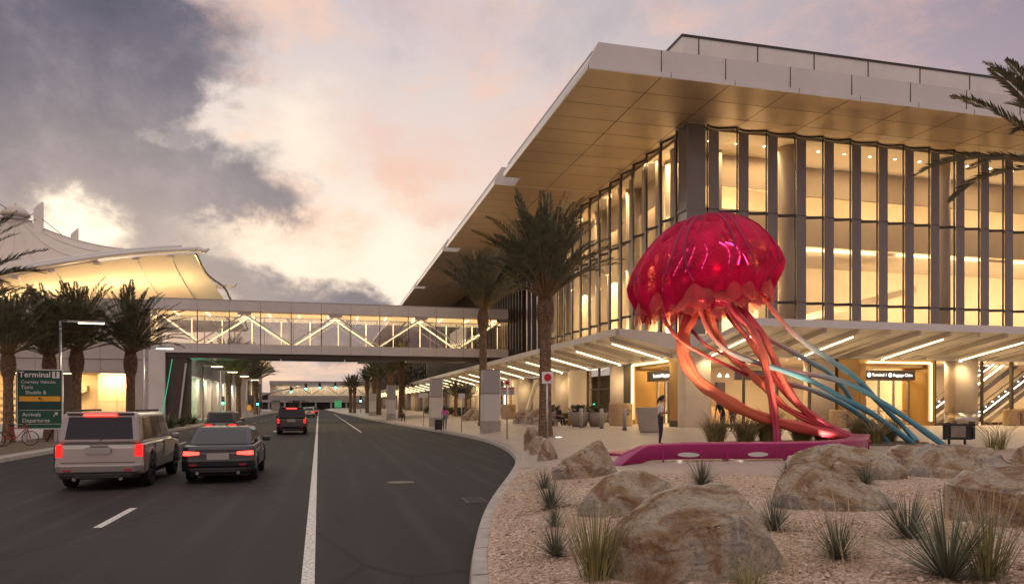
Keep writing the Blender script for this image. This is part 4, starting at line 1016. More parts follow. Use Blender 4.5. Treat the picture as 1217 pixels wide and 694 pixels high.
# ------------------------------------------------------------------ palms
def palm_mesh(b, h, L, nf, seed, nleaf=44, wid=.034, spread=1.0, lean=0):
    rnd = random.Random(seed); stems = MB()
    for k in range(nf):
        a = k*2.39996 + rnd.uniform(-.25, .25); q = (k+.5)/nf
        phi = R(6 + 62*q**1.15*spread + rnd.uniform(-6, 6)); l = L*rnd.uniform(.86, 1.08)*(1-.12*q)
        droop = R(16 + 30*q + rnd.uniform(-8, 12)); pts = []; p = Vector((.10*math.cos(a), .10*math.sin(a), h)); n = 12
        tw = rnd.uniform(-.25, .25)
        for i in range(n+1):
            t = i/n; pts.append(p.copy()); ang = phi + droop*t*t*1.2; aa = a+tw*t
            p = p + Vector((math.sin(ang)*math.cos(aa), math.sin(ang)*math.sin(aa), math.cos(ang)))*(l/n)
        stems.tube([tuple(x) for x in pts[:9]], [.040*(1-.085*i) for i in range(9)], 4)
        for i in range(nleaf):
            t = .24 + .76*(i+.5)/nleaf; f = t*n; i0 = min(int(f), n-1); c = pts[i0].lerp(pts[i0+1], f-i0)
            d = (pts[i0+1]-pts[i0]).normalized(); s = d.cross(Vector((0,0,1)))
            if s.length < .02: s = Vector((math.sin(a), -math.cos(a), 0))
            s.normalize(); up = s.cross(d)
            ll = .60*(L/5)*math.sin(math.pi*min(1, .16+.84*(t-.24)/.76*.97))**.7*rnd.uniform(.8, 1.1) + .05
            for sg in (-1, 1):
                v = (d*.80 + s*sg*rnd.uniform(.50, .72) + up*rnd.uniform(.10, .42)).normalized()
                tip = c + v*ll - Vector((0,0,1))*ll*.16*rnd.random()
                mid = c + v*ll*.45; wv = v.cross(up if abs(v.dot(up)) < .9 else s).normalized()*wid*rnd.uniform(.7, 1.2)
                b.face([tuple(c), tuple(mid+wv), tuple(tip), tuple(mid-wv)])
    return stems
def make_palm(name, label, h, L, nf, seed, r=.26, nleaf=44, wid=.034, spread=1.0, group='palms', loc=None, boot=True):
    t = thing(name, label, 'palm tree', (0,0,0), group); rnd = random.Random(seed)
    b = MB(); nz = int(h/.085); ns = 22
    def tr(u, v):
        z = v*h; row = int(v*nz); a = u*2*math.pi
        rr = r*(1.12-.2*v) + .10*math.exp(-z*2.2)
        if boot: rr += .13*math.exp(-((z-(h-.75))/.62)**2)
        ph = (u*9 + .5*(row % 2)) % 1
        rr *= 1 + .13*(1-abs(2*ph-1)) + .06*noise.noise(Vector((math.cos(a)*3, math.sin(a)*3, z*4)))
        rr += .02*((row % 2)*1.0)
        if z > h-.25: rr *= max(.35, (h-z)/.25*.5+.5)
        return (rr*math.cos(a), rr*math.sin(a), z)
    b.grid(tr, ns, nz)
    bmesh.ops.remove_doubles(b.bm, verts=b.bm.verts, dist=1e-4)
    tk = b.build('trunk', 'palm_trunk', t)
    if boot:
        b = MB()
        for k in range(90):
            a = k*2.39996; z = h-1.35+1.3*k/90; rr = r*.95+.13*math.exp(-((z-(h-.75))/.62)**2)
            p = Vector((rr*math.cos(a), rr*math.sin(a), z)); o = Vector((math.cos(a), math.sin(a), 0))
            b.obox(tuple(p+o*.02), (.09, .07, .14), a, 0, .5)
        b.build('leaf_boot', 'palm_trunk', tk)
    b = MB(); st = palm_mesh(b, h-.12, L, nf, seed, nleaf, wid, spread)
    cr = b.build('crown', 'palm_leaf', t, fix=False); st.build('frond_stem', M('frond_stalk', (.22,.155,.075), .6, 0, .2, 2), cr)
    if loc: t.location = loc
    return t
make_palm('palm_tree', 'tallest date palm with upright crown in front of the gold lit glass wall', 7.0, 5.2, 70, 11, .255, 54, .036, .78, 'date palms on the terminal side', (10.6, 35.1, .42))
make_palm('palm_tree', 'date palm rising behind the nearest grey and white pylon', 8.6, 4.8, 56, 23, .24, 46, .034, .74, 'date palms on the terminal side', (11.2, 53, .5))
def far_palms():
    base = make_palm('palm_tree', 'palm nearest to the piers under the footbridge right side', 6.1, 3.7, 44, 31, .31, 32, .05, .95, 'far palms along the right kerb', (9.1, 92.5, .4))
    labels = ['palm second nearest in the row right of the far road', 'palm third nearest in the row right of the far road', 'palm fourth nearest in the row right of the far road', 'palm in the middle of the far right row, beside the green signal', 'small palm at the far end of the right row, left of the signal', 'last small palm of the right row closest to the distant bridge']
    for (x, y, s, a), lb in zip(((8.9,106,1.0,1),(8.0,117,.93,2),(7.7,124,1.0,3),(7.4,141,.95,4),(5.6,156,.86,5),(5.0,163,.88,.4)), labels):
        c = copy_tree(base); c.location = (x, y, .3); c.scale = (s,s,s); c.rotation_euler.z = a; c['label'] = lb
far_palms()
def left_palms():
    g = 'date palms on the left verge'
    p = make_palm('palm_tree', 'date palm with full crown in front of the west terminal corner', 5.25, 4.4, 54, 41, .22, 46, .034, 1.0, g, (-11.96, 50.5, .15))
    for (x, y, s, a, lb) in ((-13.9,46.8,.97,1.2,'date palm behind the left lamp post, right of the green sign'), (-15.6,42.1,.86,2.3,'date palm at the left edge beside the green terminal sign'),
                             (-14.9,45.6,.90,3.9,'date palm whose crown rises right above the green terminal sign'), (-13.6,30.4,1.05,5.1,'nearest left palm, only frond tips reaching into view'),
                             (-13.2,108,1.25,.8,'tall palm on the left past the footbridge, nearer of a pair'), (-13.0,118,1.25,1.9,'tall palm on the left past the footbridge, farther of a pair'), (-13.4,150,1.25,3.0,'distant palm on the left before the lit concourse gable')):
        c = copy_tree(p); c.location = (x, y, .15); c.scale = (s,s,s); c.rotation_euler.z = a; c['label'] = lb
    # crown at the right edge of the picture
    q = make_palm('palm_tree', 'palm at the right edge with long fronds reaching into view', 8.3, 4.6, 30, 77, .26, 70, .046, 1.30, None, (22.23, 17.58, 1.17))
    return q
left_palms()

# ------------------------------------------------------------------ tufts
def blade_mesh(b, n, L, w, seed, lo=8, hi=75, curve=.25, base=.06, fold=True):
    rnd = random.Random(seed)
    for k in range(n):
        a = rnd.random()*2*math.pi; ph = R(lo+(hi-lo)*rnd.random()**.8); l = L*rnd.uniform(.65, 1.08); r0 = base*rnd.random()
        p = Vector((r0*math.cos(a), r0*math.sin(a), -.02)); s = Vector((-math.sin(a), math.cos(a), 0)); seg = 4; prev = None; cu = curve*rnd.uniform(.4, 1.5)
        for i in range(seg+1):
            t = i/seg; ang = ph + cu*t*t; ww = w*(1-t**1.6)*(.75+.5*min(1, t*3)) if i < seg else .0006
            cur = b.vs([tuple(p-s*ww), tuple(p+s*ww)])
            if prev: b.bm.faces.new((prev[0], prev[1], cur[1], cur[0]))
            prev = cur; p = p + Vector((math.sin(ang)*math.cos(a), math.sin(ang)*math.sin(a), math.cos(ang)))*(l/seg)
def tuft(name, label, cat, n, L, w, seed, mat, group, lo=8, hi=75, curve=.25, base=.06, seeds=0):
    b = MB(); blade_mesh(b, n, L, w, seed, lo, hi, curve, base)
    t = thing(name, label, cat, (0,0,0), group); b.build('blades', mat, t, fix=False)
    if seeds:
        b = MB(); rnd = random.Random(seed+5)
        for k in range(seeds):
            a = rnd.random()*6.28; ph = R(rnd.uniform(5, 42)); l = L*rnd.uniform(1.05, 1.45); pts = []
            for i in range(6):
                tt = i/5; an = ph+.30*tt*tt; pts.append((l*tt*math.sin(an)*math.cos(a), l*tt*math.sin(an)*math.sin(a), l*tt*math.cos(an)))
            b.tube(pts, [.003,.003,.003,.008,.010,.002], 4)
        b.build('seed_heads', M('seed_head', (.52,.42,.26), .7, 0, .15, 4), t, fix=False)
    return t
def yuccas():
    g = 'yuccas in the gravel bed'
    spots = [(3.63,11.67,.62,1.15,'tall grey yucca by the kerb left of the rear boulders'), (4.35,14.5,.50,1.0,'farthest yucca along the kerb beside the peaked boulder'), (3.13,9.95,.42,.9,'middle yucca of the three near the kerb edge'),
             (2.57,8.11,.50,1.0,'nearest yucca to the kerb left of the foreground grass'), (6.58,12.0,.60,1.0,'spiky yucca between the biggest boulder and the magenta bench'), (5.09,7.58,.52,.95,'yucca tucked against the right flank of the biggest boulder'),
             (4.76,6.05,.55,1.0,'wide yucca standing alone in gravel below the slanted boulder'), (5.98,6.49,.62,1.1,'yucca between the slanted boulder and the blocky right boulder'), (5.05,5.05,.74,1.25,'largest dark yucca in the lower right corner'),
             (8.5,12.2,.45,1.0,'small yucca at the left end of the rear boulder row'), (9.0,10.75,.5,1.0,'pale yucca in front of the rear boulder row'), (11.9,11.6,.55,1.0,'yucca in front of the flat slab boulder'), (3.95,8.3,.35,.8,'tiny yucca in the gap left of the biggest boulder')]
    src = [tuft('yucca', '', 'yucca', 150, 1.0, .0105, 5, 'yucca_leaf', g, 6, 78, .12, .05), tuft('yucca', '', 'yucca', 130, 1.0, .012, 9, 'yucca_leaf', g, 4, 82, .2, .06)]
    for i, (x, y, L, w, lb) in enumerate(spots):
        c = src[i % 2] if i < 2 else copy_tree(src[i % 2])
        c.location = (x, y, gz(x,y)+.02); c.scale = (L*w, L*w, L); c.rotation_euler.z = i*1.7; c['label'] = lb
yuccas()
def grasses():
    M('seed_head', (.52,.42,.26), .7, 0, .15, 4)
    g = 'ornamental grasses'
    a = tuft('grass_clump', 'tall green reedy grass in front of the biggest boulder', 'grass', 150, .85, .006, 21, 'grass_leaf', g, 2, 34, .25, .16, 0); a.location = (2.56, 6.75, .33)
    c = copy_tree(a); c.location = (5.30, 4.9, .62); c.scale = (.8,.8,.75); c.rotation_euler.z = 2; c['label'] = 'reedy foreground grass at the lower right edge'
    c = copy_tree(a); c.location = (3.35, 5.35, .42); c.scale = (.6,.6,.5); c.rotation_euler.z = 4; c['label'] = 'low reedy grass below the biggest boulder at the bottom edge'
    f = tuft('grass_clump', '', 'grass', 760, 1.05, .009, 33, 'grass_leaf', g, 2, 36, .38, .30, 40)
    sp = [(13.5,23.6,1.0,'feather grass at the left end of the magenta planter, beside the woman'), (14.5,23.3,.95,'feather grass in front of the man leaning by the window'), (15.5,23.4,1.1,'feather grass left of the vertical coral tentacle'),
          (16.6,23.0,1.0,'dense grass right of the vertical coral tentacle'), (17.6,23.2,.85,'dense grass under the lowest pink tentacle'), (19.6,23.6,1.0,'grass at the foot of the farthest blue tentacles'), (20.7,23.5,.95,'grass between two landing blue tentacles'), (19.2,22.4,.7,'short grass beside the tip of the magenta tentacle')]
    for i, (x, y, s, lb) in enumerate(sp):
        c = f if i == 0 else copy_tree(f)
        c.location = (x, y, gz(x,y)); c.scale = (s*.9,s*.9,s); c.rotation_euler.z = i*1.3; c['label'] = lb
    st = tuft('grass_clump', 'sparse dry stalks rising before the lower right yuccas', 'grass', 30, .95, .0032, 61, 'seed_head', g, 2, 26, .25, .30); st.location = (4.6, 5.6, .55)
    for x, y, s_, lb in ((4.0, 5.6, .8, 'sparse dry stalks at the bottom edge right of the biggest boulder'), (5.75, 5.75, .9, 'sparse dry stalks between the two right yuccas'), (3.1, 9.0, .7, 'sparse dry stalks beside the kerb yuccas'), (6.6, 6.1, .9, 'sparse dry stalks in front of the blocky right boulder')):
        c = copy_tree(st); c.location = (x, y, gz(x,y)); c.scale = (s_,s_,s_); c.rotation_euler.z = x*3; c['label'] = lb
    w = tuft('grass_clump', 'thin wispy grass clump on gravel left of the console, right pair', 'grass', 70, .85, .007, 51, 'grass_leaf', g, 3, 40, .3, .14, 8); w.location = (19.5, 17.9, .65)
    c = copy_tree(w); c.location = (20.3, 18.3, .65); c.scale = (.9,.9,1.1); c['label'] = 'thin wispy grass clump right of the dark display console'
    c = copy_tree(w); c.location = (21.0, 17.3, .65); c.scale = (.9,.9,.9); c['label'] = 'wispy grass clump close to the right picture edge'
grasses()

# ------------------------------------------------------------------ shrubs and small trees
def leaf_ball(b, c, r, n, s, seed, flat=.8):
    rnd = random.Random(seed)
    for k in range(n):
        v = Vector((rnd.gauss(0,1), rnd.gauss(0,1), rnd.gauss(0,1))).normalized()*r*rnd.uniform(.55, 1.05); v.z *= flat
        p = Vector(c)+v; d = (v.normalized()+Vector((rnd.uniform(-.7,.7), rnd.uniform(-.7,.7), rnd.uniform(-.2,.9)))).normalized(); q = d.orthogonal().normalized()
        q.rotate(Matrix.Rotation(rnd.random()*6.28, 3, d)); l = s*rnd.uniform(.6, 1.3)
        b.face([tuple(p), tuple(p+d*l*.5+q*l*.25), tuple(p+d*l), tuple(p+d*l*.5-q*l*.25)])
def shrubs():
    g = 'shrubs in the left planting strip'
    s = thing('shrub', '', 'shrub', (0,0,0), g); b = MB(); blade_mesh(b, 160, 1.9, .05, 3, 5, 78, .8, .25); b.build('leaves', 'shrub_leaf', s, fix=False)
    for i, (x, y, k, lb) in enumerate(((-12.6,58,.85,'spiky green shrub on the left strip nearest the silver van'), (-12.4,64,.95,'spiky green shrub in the middle of the left planting strip'), (-12.6,70,.9,'spiky green shrub on the left strip behind the dark wagon'), (-13,78,.9,'spiky green shrub farthest along the left planting strip'), (-12.9,61,1.15,'tallest spiky shrub on the left strip under the green lit wall'))):
        c = s if i == 0 else copy_tree(s); c.location = (x, y, .15); c.scale = (k,k,k*.8); c.rotation_euler.z = i; c['label'] = lb
    g = 'low bushes under the terminal canopy'
    s = thing('bush', '', 'bush', (0,0,0), g); b = MB()
    for i in range(5): leaf_ball(b, (.5*math.cos(i*1.3), .5*math.sin(i*1.3), .45+.1*(i%2)), .5, 260, .16, i)
    b.build('leaves', 'shrub_leaf', s, fix=False)
    for i, (x, y, k, lb) in enumerate(((15.5,79,1.0,'low bush under the canopy right of the pink walker'), (16,84,1.1,'low bush left of the walker under the canopy'), (16.2,92,1.2,'round bush deeper under the canopy by the lit wall'), (15.8,101,1.2,'far round bush along the lit wall'), (15.7,112,1.3,'farthest bush along the lit canopy wall'), (17.0,50.5,.9,'leafy bush behind the two seated travellers'))):
        c = s if i == 0 else copy_tree(s); c.location = (x, y, .6); c.scale = (k,k,k); c.rotation_euler.z = i; c['label'] = lb
    g = 'potted palms by the lit wall'
    s = make_palm('young_palm', 'young palm standing under the canopy beside the second pylon', 2.2, 1.9, 26, 91, .12, 26, .03, 1.2, g, (14.6, 78, .6), boot=False)
    for i, (x, y, k, lb) in enumerate(((15.2,88,1.2,'young palm with wide crown left of the second pylon'), (14.8,99,1.2,'young palm farther back under the canopy'))):
        c = copy_tree(s); c.location = (x, y, .6); c.scale = (k,k,k); c.rotation_euler.z = i+1; c['label'] = lb
    def tree(name, label, x, y, h, r, seed, n=1600, s=.5, group=None):
        t = thing(name, label, 'tree', (x, y, 0), group); rnd = random.Random(seed)
        MB().tube([(x,y,0), (x+.2,y,h*.3), (x,y,h*.6)], [.35,.25,.15], 7).build('trunk', 'palm_trunk', t)
        b = MB()
        for i in range(9): leaf_ball(b, (x+rnd.uniform(-.6,.6)*r, y+rnd.uniform(-.6,.6)*r, h*.62+rnd.uniform(-.25,.3)*h), r*rnd.uniform(.35,.55), n//9, s, seed+i)
        b.build('crown', 'tree_leaf', t, fix=False)
    tree('tree', 'dark tree against the white glazing beside the far right palms', 15.2, 150, 11, 5.5, 4)
    tree('tree', 'small dark tree in the distance left of the far bridge', -9.5, 262, 8, 5, 9, 700, .8)
    tree('tree', 'small dark tree in the distance right of the far bridge', 12, 300, 9, 6, 14, 700, .8)
shrubs()

# ------------------------------------------------------------------ boulders
RV = Vector((math.cos(R(14.2)), -math.sin(R(14.2)), 0)); FV = Vector((math.sin(R(14.2)), math.cos(R(14.2)), 0))
def boulder(label, base, pts, seed, edge=.07, amp=.05, name='boulder', group='boulders'):
    b = MB(); base = Vector(base)
    rot = math.atan2(base.x, base.y) - R(14.2)            # face the street corner
    rv = Matrix.Rotation(-rot, 3, 'Z') @ RV; fv = Matrix.Rotation(-rot, 3, 'Z') @ FV
    for p in pts: b.bm.verts.new(base + rv*p[0] + fv*p[1] + Vector((0,0,p[2])))
    r = bmesh.ops.convex_hull(b.bm, input=b.bm.verts)
    bmesh.ops.delete(b.bm, geom=[v for v in b.bm.verts if not v.link_faces], context='VERTS')
    rc = random.Random(seed*17); ctr = sum((v.co for v in b.bm.verts), Vector())/len(b.bm.verts)
    for k in range(5):                                   # knock flat chips off the corners
        d = Vector((rc.gauss(0,1), rc.gauss(0,1), rc.gauss(.25,.8))).normalized()
        sup = max((v.co-ctr).dot(d) for v in b.bm.verts)
        bmesh.ops.bisect_plane(b.bm, geom=b.bm.verts[:]+b.bm.edges[:]+b.bm.faces[:], dist=1e-4, plane_co=ctr+d*sup*rc.uniform(.93,.985), plane_no=d, clear_outer=True)
        co = [v.co.copy() for v in b.bm.verts]; b.bm.free(); b.bm = bmesh.new()
        for c in co: b.bm.verts.new(c)
        bmesh.ops.convex_hull(b.bm, input=b.bm.verts[:])
        bmesh.ops.delete(b.bm, geom=[v for v in b.bm.verts if not v.link_faces], context='VERTS')
    bmesh.ops.remove_doubles(b.bm, verts=b.bm.verts, dist=.004*max(1, edge/.05)); bmesh.ops.triangulate(b.bm, faces=b.bm.faces)
    for _ in range(7):
        ed = [e for e in b.bm.edges if e.calc_length() > edge]
        if not ed or len(b.bm.verts) > 30000: break
        bmesh.ops.subdivide_edges(b.bm, edges=ed, cuts=1, use_grid_fill=True); bmesh.ops.triangulate(b.bm, faces=b.bm.faces)
    sz = max(max(abs(p[0]) for p in pts), .3)
    bmesh.ops.recalc_face_normals(b.bm, faces=b.bm.faces); b.bm.normal_update(); so = Vector((seed*3.7, seed*1.3, seed*.9))
    new = []
    for v in b.bm.verts:
        q = v.co/sz
        n1 = noise.noise(q*1.6+so); n2 = noise.noise(q*4.2+so*2); n3 = noise.noise(q*11+so); n4 = noise.noise(q*26+so)
        cell_ = noise.voronoi(q*2.6+so); cell = cell_[0]; chip = (cell[1]-cell[0])
        lay = math.sin((q.z*1.0+q.x*.5+n1*.5)*17)
        cp = cell_[1][0]; rv_ = noise.noise_vector(cp*7.3+so)*1.6; c2 = noise.voronoi(q*7+so); rv2 = noise.noise_vector(c2[1][0]*5.1+so)*1.2
        d = .30*amp*sz*(.30*n1 + .25*n2 + .40*n3 + .40*n4 - .55*max(0, .07-abs(n2))/.07 - .35*max(0, .05-abs(noise.noise(q*2.3+so*1.7)))/.05 + .14*max(-.3, lay*.7) + 2.6*rv_.dot(q*2.6+so-cp) + 1.3*rv2.dot(q*7+so-c2[1][0]) - .35*max(0, .06-chip)/.06)
        new.append(v.co + v.normal*d)
    for v, c in zip(b.bm.verts, new): v.co = c
    o = b.build(name, 'rock', None, loc=tuple(base)); tag(o, label, 'boulder', group)
    return o
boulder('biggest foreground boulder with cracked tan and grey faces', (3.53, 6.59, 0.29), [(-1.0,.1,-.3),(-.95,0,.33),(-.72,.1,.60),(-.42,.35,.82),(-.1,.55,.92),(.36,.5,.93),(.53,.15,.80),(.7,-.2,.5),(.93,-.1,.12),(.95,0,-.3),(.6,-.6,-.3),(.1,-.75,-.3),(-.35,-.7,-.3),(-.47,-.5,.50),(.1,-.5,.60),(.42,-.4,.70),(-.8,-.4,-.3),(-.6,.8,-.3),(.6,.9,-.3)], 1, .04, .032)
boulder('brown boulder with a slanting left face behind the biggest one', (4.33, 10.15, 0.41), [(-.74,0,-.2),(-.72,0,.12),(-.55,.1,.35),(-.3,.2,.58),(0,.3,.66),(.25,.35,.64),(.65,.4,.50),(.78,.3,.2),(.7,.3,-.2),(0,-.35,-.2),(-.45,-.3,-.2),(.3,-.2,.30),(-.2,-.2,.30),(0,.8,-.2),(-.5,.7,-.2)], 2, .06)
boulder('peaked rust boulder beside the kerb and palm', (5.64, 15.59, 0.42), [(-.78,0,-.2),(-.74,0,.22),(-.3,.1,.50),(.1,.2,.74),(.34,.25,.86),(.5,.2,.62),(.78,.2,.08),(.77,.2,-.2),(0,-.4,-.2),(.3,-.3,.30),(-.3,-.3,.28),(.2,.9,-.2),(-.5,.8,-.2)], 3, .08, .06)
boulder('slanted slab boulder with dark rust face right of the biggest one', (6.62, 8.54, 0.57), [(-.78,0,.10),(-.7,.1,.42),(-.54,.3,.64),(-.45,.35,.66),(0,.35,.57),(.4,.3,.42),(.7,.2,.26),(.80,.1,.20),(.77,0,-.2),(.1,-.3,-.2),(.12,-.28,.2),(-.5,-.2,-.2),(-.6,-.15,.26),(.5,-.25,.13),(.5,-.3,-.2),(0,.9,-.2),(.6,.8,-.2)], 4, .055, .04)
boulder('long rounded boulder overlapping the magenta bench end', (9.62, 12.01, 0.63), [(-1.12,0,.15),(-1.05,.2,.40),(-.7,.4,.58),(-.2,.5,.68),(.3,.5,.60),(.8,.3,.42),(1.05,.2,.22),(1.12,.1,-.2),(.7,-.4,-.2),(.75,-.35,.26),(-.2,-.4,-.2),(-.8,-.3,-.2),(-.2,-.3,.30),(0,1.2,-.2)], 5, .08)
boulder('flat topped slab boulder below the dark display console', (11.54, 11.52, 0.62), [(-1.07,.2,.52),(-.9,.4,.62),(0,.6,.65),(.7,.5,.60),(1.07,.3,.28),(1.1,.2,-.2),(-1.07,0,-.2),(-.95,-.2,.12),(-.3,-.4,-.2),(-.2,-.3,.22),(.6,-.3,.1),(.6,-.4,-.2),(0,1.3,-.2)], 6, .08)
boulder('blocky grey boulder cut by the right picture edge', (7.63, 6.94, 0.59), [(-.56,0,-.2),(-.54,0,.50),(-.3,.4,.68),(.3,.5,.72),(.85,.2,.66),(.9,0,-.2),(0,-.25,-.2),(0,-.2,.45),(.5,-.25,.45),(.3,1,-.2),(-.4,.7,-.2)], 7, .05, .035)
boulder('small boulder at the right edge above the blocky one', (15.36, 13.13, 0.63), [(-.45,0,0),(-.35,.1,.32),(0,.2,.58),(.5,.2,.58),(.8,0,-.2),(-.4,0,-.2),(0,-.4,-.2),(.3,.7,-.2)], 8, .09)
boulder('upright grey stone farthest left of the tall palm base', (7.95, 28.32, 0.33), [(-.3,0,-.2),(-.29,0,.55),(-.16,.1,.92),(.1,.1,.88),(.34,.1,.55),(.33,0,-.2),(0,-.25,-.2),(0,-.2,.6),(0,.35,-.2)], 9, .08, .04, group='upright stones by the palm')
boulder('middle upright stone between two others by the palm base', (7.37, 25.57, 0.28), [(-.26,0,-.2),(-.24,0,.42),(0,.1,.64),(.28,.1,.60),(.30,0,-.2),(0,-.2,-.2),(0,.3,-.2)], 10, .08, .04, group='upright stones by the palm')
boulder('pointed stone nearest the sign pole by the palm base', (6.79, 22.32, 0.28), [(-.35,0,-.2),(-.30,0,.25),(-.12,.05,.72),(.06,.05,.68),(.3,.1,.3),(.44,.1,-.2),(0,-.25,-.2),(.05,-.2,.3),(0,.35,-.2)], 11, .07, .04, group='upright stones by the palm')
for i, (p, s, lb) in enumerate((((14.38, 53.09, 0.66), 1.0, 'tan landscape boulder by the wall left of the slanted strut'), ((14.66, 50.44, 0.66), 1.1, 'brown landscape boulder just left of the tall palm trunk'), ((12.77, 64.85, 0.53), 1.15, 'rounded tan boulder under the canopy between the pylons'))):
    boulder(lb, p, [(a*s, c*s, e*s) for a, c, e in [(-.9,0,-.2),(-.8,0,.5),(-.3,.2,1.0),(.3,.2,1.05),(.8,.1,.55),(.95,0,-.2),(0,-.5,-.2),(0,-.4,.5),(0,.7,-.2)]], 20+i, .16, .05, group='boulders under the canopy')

# ------------------------------------------------------------------ the jellyfish sculpture
def make_jelly():
    J = thing('jellyfish_sculpture', 'giant magenta jellyfish sculpture with coral and blue tentacles in front of the terminal', 'sculpture', (13.0, 23.5, .65))
    c0 = Vector((12.97, 23.54, 2.05)); c0.z = 0
    tilt = .13
    def place(rx, ry, z):           # rx along the picture's right, ry away
        p = c0 + RV*rx*.935 + FV*ry*.935; return (p.x, p.y, 8.70-(8.70-z)*.955 + tilt*rx)
    prof = [(0,8.72),(.55,8.70),(1.05,8.58),(1.55,8.33),(2.0,7.95),(2.4,7.45),(2.68,6.95),(2.82,6.50),(2.78,6.18),(2.62,5.85),(2.50,5.55)]
    def pr(v):
        f = v*(len(prof)-1); i = min(int(f), len(prof)-2); t = f-i
        return prof[i][0]*(1-t)+prof[i+1][0]*t, prof[i][1]*(1-t)+prof[i+1][1]*t
    def bell(u, v, grow=0):
        r, z = pr(v); a = u*2*math.pi
        fold = .045*math.sin(11*a+.6)*v + .03*math.sin(23*a)*v*v
        r = r*(1+fold)+grow
        if v > .72: z -= (v-.72)*(.9*(.5+.5*math.sin(5*a+1.2)) + .5*math.sin(13*a))*1.0; r -= (v-.72)*.5*(.5+.5*math.sin(9*a))
        if v < .15: z += .05*math.sin(7*a)*v*6
        return place(r*math.cos(a), r*math.sin(a), z)
    b = MB(); b.grid(bell, 132, 44, True); bmesh.ops.remove_doubles(b.bm, verts=b.bm.verts, dist=1e-4)
    be = b.build('bell', 'bell_mesh', J, smooth=True)
    M('rib_magenta', (.30,.003,.070), .65, 0, .2, 3)
    for k in range(15):
        b = MB(); b.tube([bell((k+.35+(.34 if k % 2 else -.34)*math.sin(math.pi*v/20))/15, .04+.80*v/20, .012) for v in range(21)], [.018+.030*math.sin(math.pi*v/20) for v in range(21)], 6, flat=.45); b.build('rib', 'rib_magenta', be, smooth=True)
    # glossy inner dome with rows of small lamps
    m, q, bb = principled('core_gloss'); bb.inputs['Base Color'].default_value = (.42,.004,.075,1); bb.inputs['Roughness'].default_value = .22; bb.inputs['Metallic'].default_value = .3
    def core(u, v, g=0):
        a = u*2*math.pi; r = 1.42*math.sin(min(1, v*1.02)*math.pi*.62)*(1+.09*math.sin(8*a)*v)+g; z = 7.72-1.95*v**1.8
        return place(r*math.cos(a), r*math.sin(a)-.35, z)
    b = MB(); b.grid(core, 64, 16); bmesh.ops.remove_doubles(b.bm, verts=b.bm.verts, dist=1e-4); co = b.build('inner_dome', 'core_gloss', J, smooth=True)
    for u in (.57, .635, .70, .80, .865, .93): MB().tube([core(u+.015*math.sin(v*.3), .30+.45*v/12, .05) for v in range(13)], .018, 6).build('lamp_row', 'led_pink', co)
    M('core_red', (.75,.012,.03), .35); MB().tube([core(.745, .1+.8*v/8, .03) for v in range(9)], .16, 8, flat=.3).build('red_band', 'core_red', co)
    for dx, dy in ((-1.75,-.6), (1.75,-.6), (0,-1.9), (0,1.4)): point_lamp(place(dx, dy, 6.5), 13, (1,.10,.22), .15)
    point_lamp(place(0, -.2, 5.6), 30, (1,.30,.20), .2)
    # frill lobes
    rnd = random.Random(4)
    for ring, (n, rr, z0, ll) in enumerate(((17, 2.44, 6.15, 1.0), (14, 2.0, 5.9, 1.0))):
        for k in range(n):
            a0 = (k+.5*ring)/n*2*math.pi; w = 2*math.pi/n*.62; dl = rnd.uniform(.7, 1.2); w *= rnd.uniform(.85, 1.25)
            def lobe(u, v):
                uu = u*2-1; s = math.sqrt(max(0, 1-(max(0, v-.45)/.55)**2)); a = a0+uu*w*max(.04, s)
                r = rr*(1+.02*v)+.12*math.cos(uu*1.5)*math.sin(v*3)
                return place(r*math.cos(a), r*math.sin(a), z0-ll*dl*v-.05*math.cos(uu*3)*v)
            b = MB(); b.grid(lobe, 12, 16); b.build('frill_lobe', 'frill', J, smooth=True)
    # ragged strips hanging at the low side
    for k in range(22):
        a = rnd.uniform(2.3, 4.6); r = 2.45*rnd.uniform(.93, 1.03); l = rnd.uniform(.4, .8); w = rnd.uniform(.03, .07)
        z = 5.75; b = MB(); p = [(r*math.cos(a+s*w), r*math.sin(a+s*w)) for s in (-1, 1)]
        b.face([place(p[0][0],p[0][1],z), place(p[1][0],p[1][1],z), place(p[1][0]*.97,p[1][1]*.97,z-l*.8), place((p[0][0]+p[1][0])*.48,(p[0][1]+p[1][1])*.48,z-l)])
        b.build('hanging_strip', 'bell_mesh' if k % 3 else 'frill', be)
    # crown plate where the arms start
    MB().lathe([(.3,6.4),(1.0,6.1),(1.15,5.75),(.75,5.45),(.3,5.5)], 20, (c0.x, c0.y, 0)).build('arm_root', 'core_gloss', J, smooth=True)
    def arm(pts, r, mat, flat=.5, name='tentacle', n=20):
        P = spline(pts, 7); k = len(P); rad = [(r[0]+(r[1]-r[0])*i/(k-1))*(1 if mat == 'tentacle_blue' else .76) if len(r) == 2 else r[0] for i in range(k)]
        rad = [x*(1+.10*math.sin(i*.85)+.06*math.sin(i*.37)) for i, x in enumerate(rad)]
        b = MB(); b.tube(P, rad, n, flat, True, ridge=0 if mat == 'tentacle_blue' else .13)
        if mat != 'tentacle_blue':     # creases run along the ribbon
            for i, v in enumerate(b.bm.verts):
                pass
        return b.build(name, mat, J, smooth=True)
    arm([(12.78, 23.79, 5.93), (12.61, 23.73, 5.26), (12.27, 23.71, 4.53), (12.23, 23.62, 3.75), (12.64, 23.41, 2.97), (13.31, 23.14, 2.4), (14.14, 22.83, 1.87), (15.22, 22.55, 1.46), (16.43, 22.35, 1.16), (17.58, 22.16, 0.92), (18.58, 22.02, 0.68)], (.36,.25), 'tentacle_coral', .6)
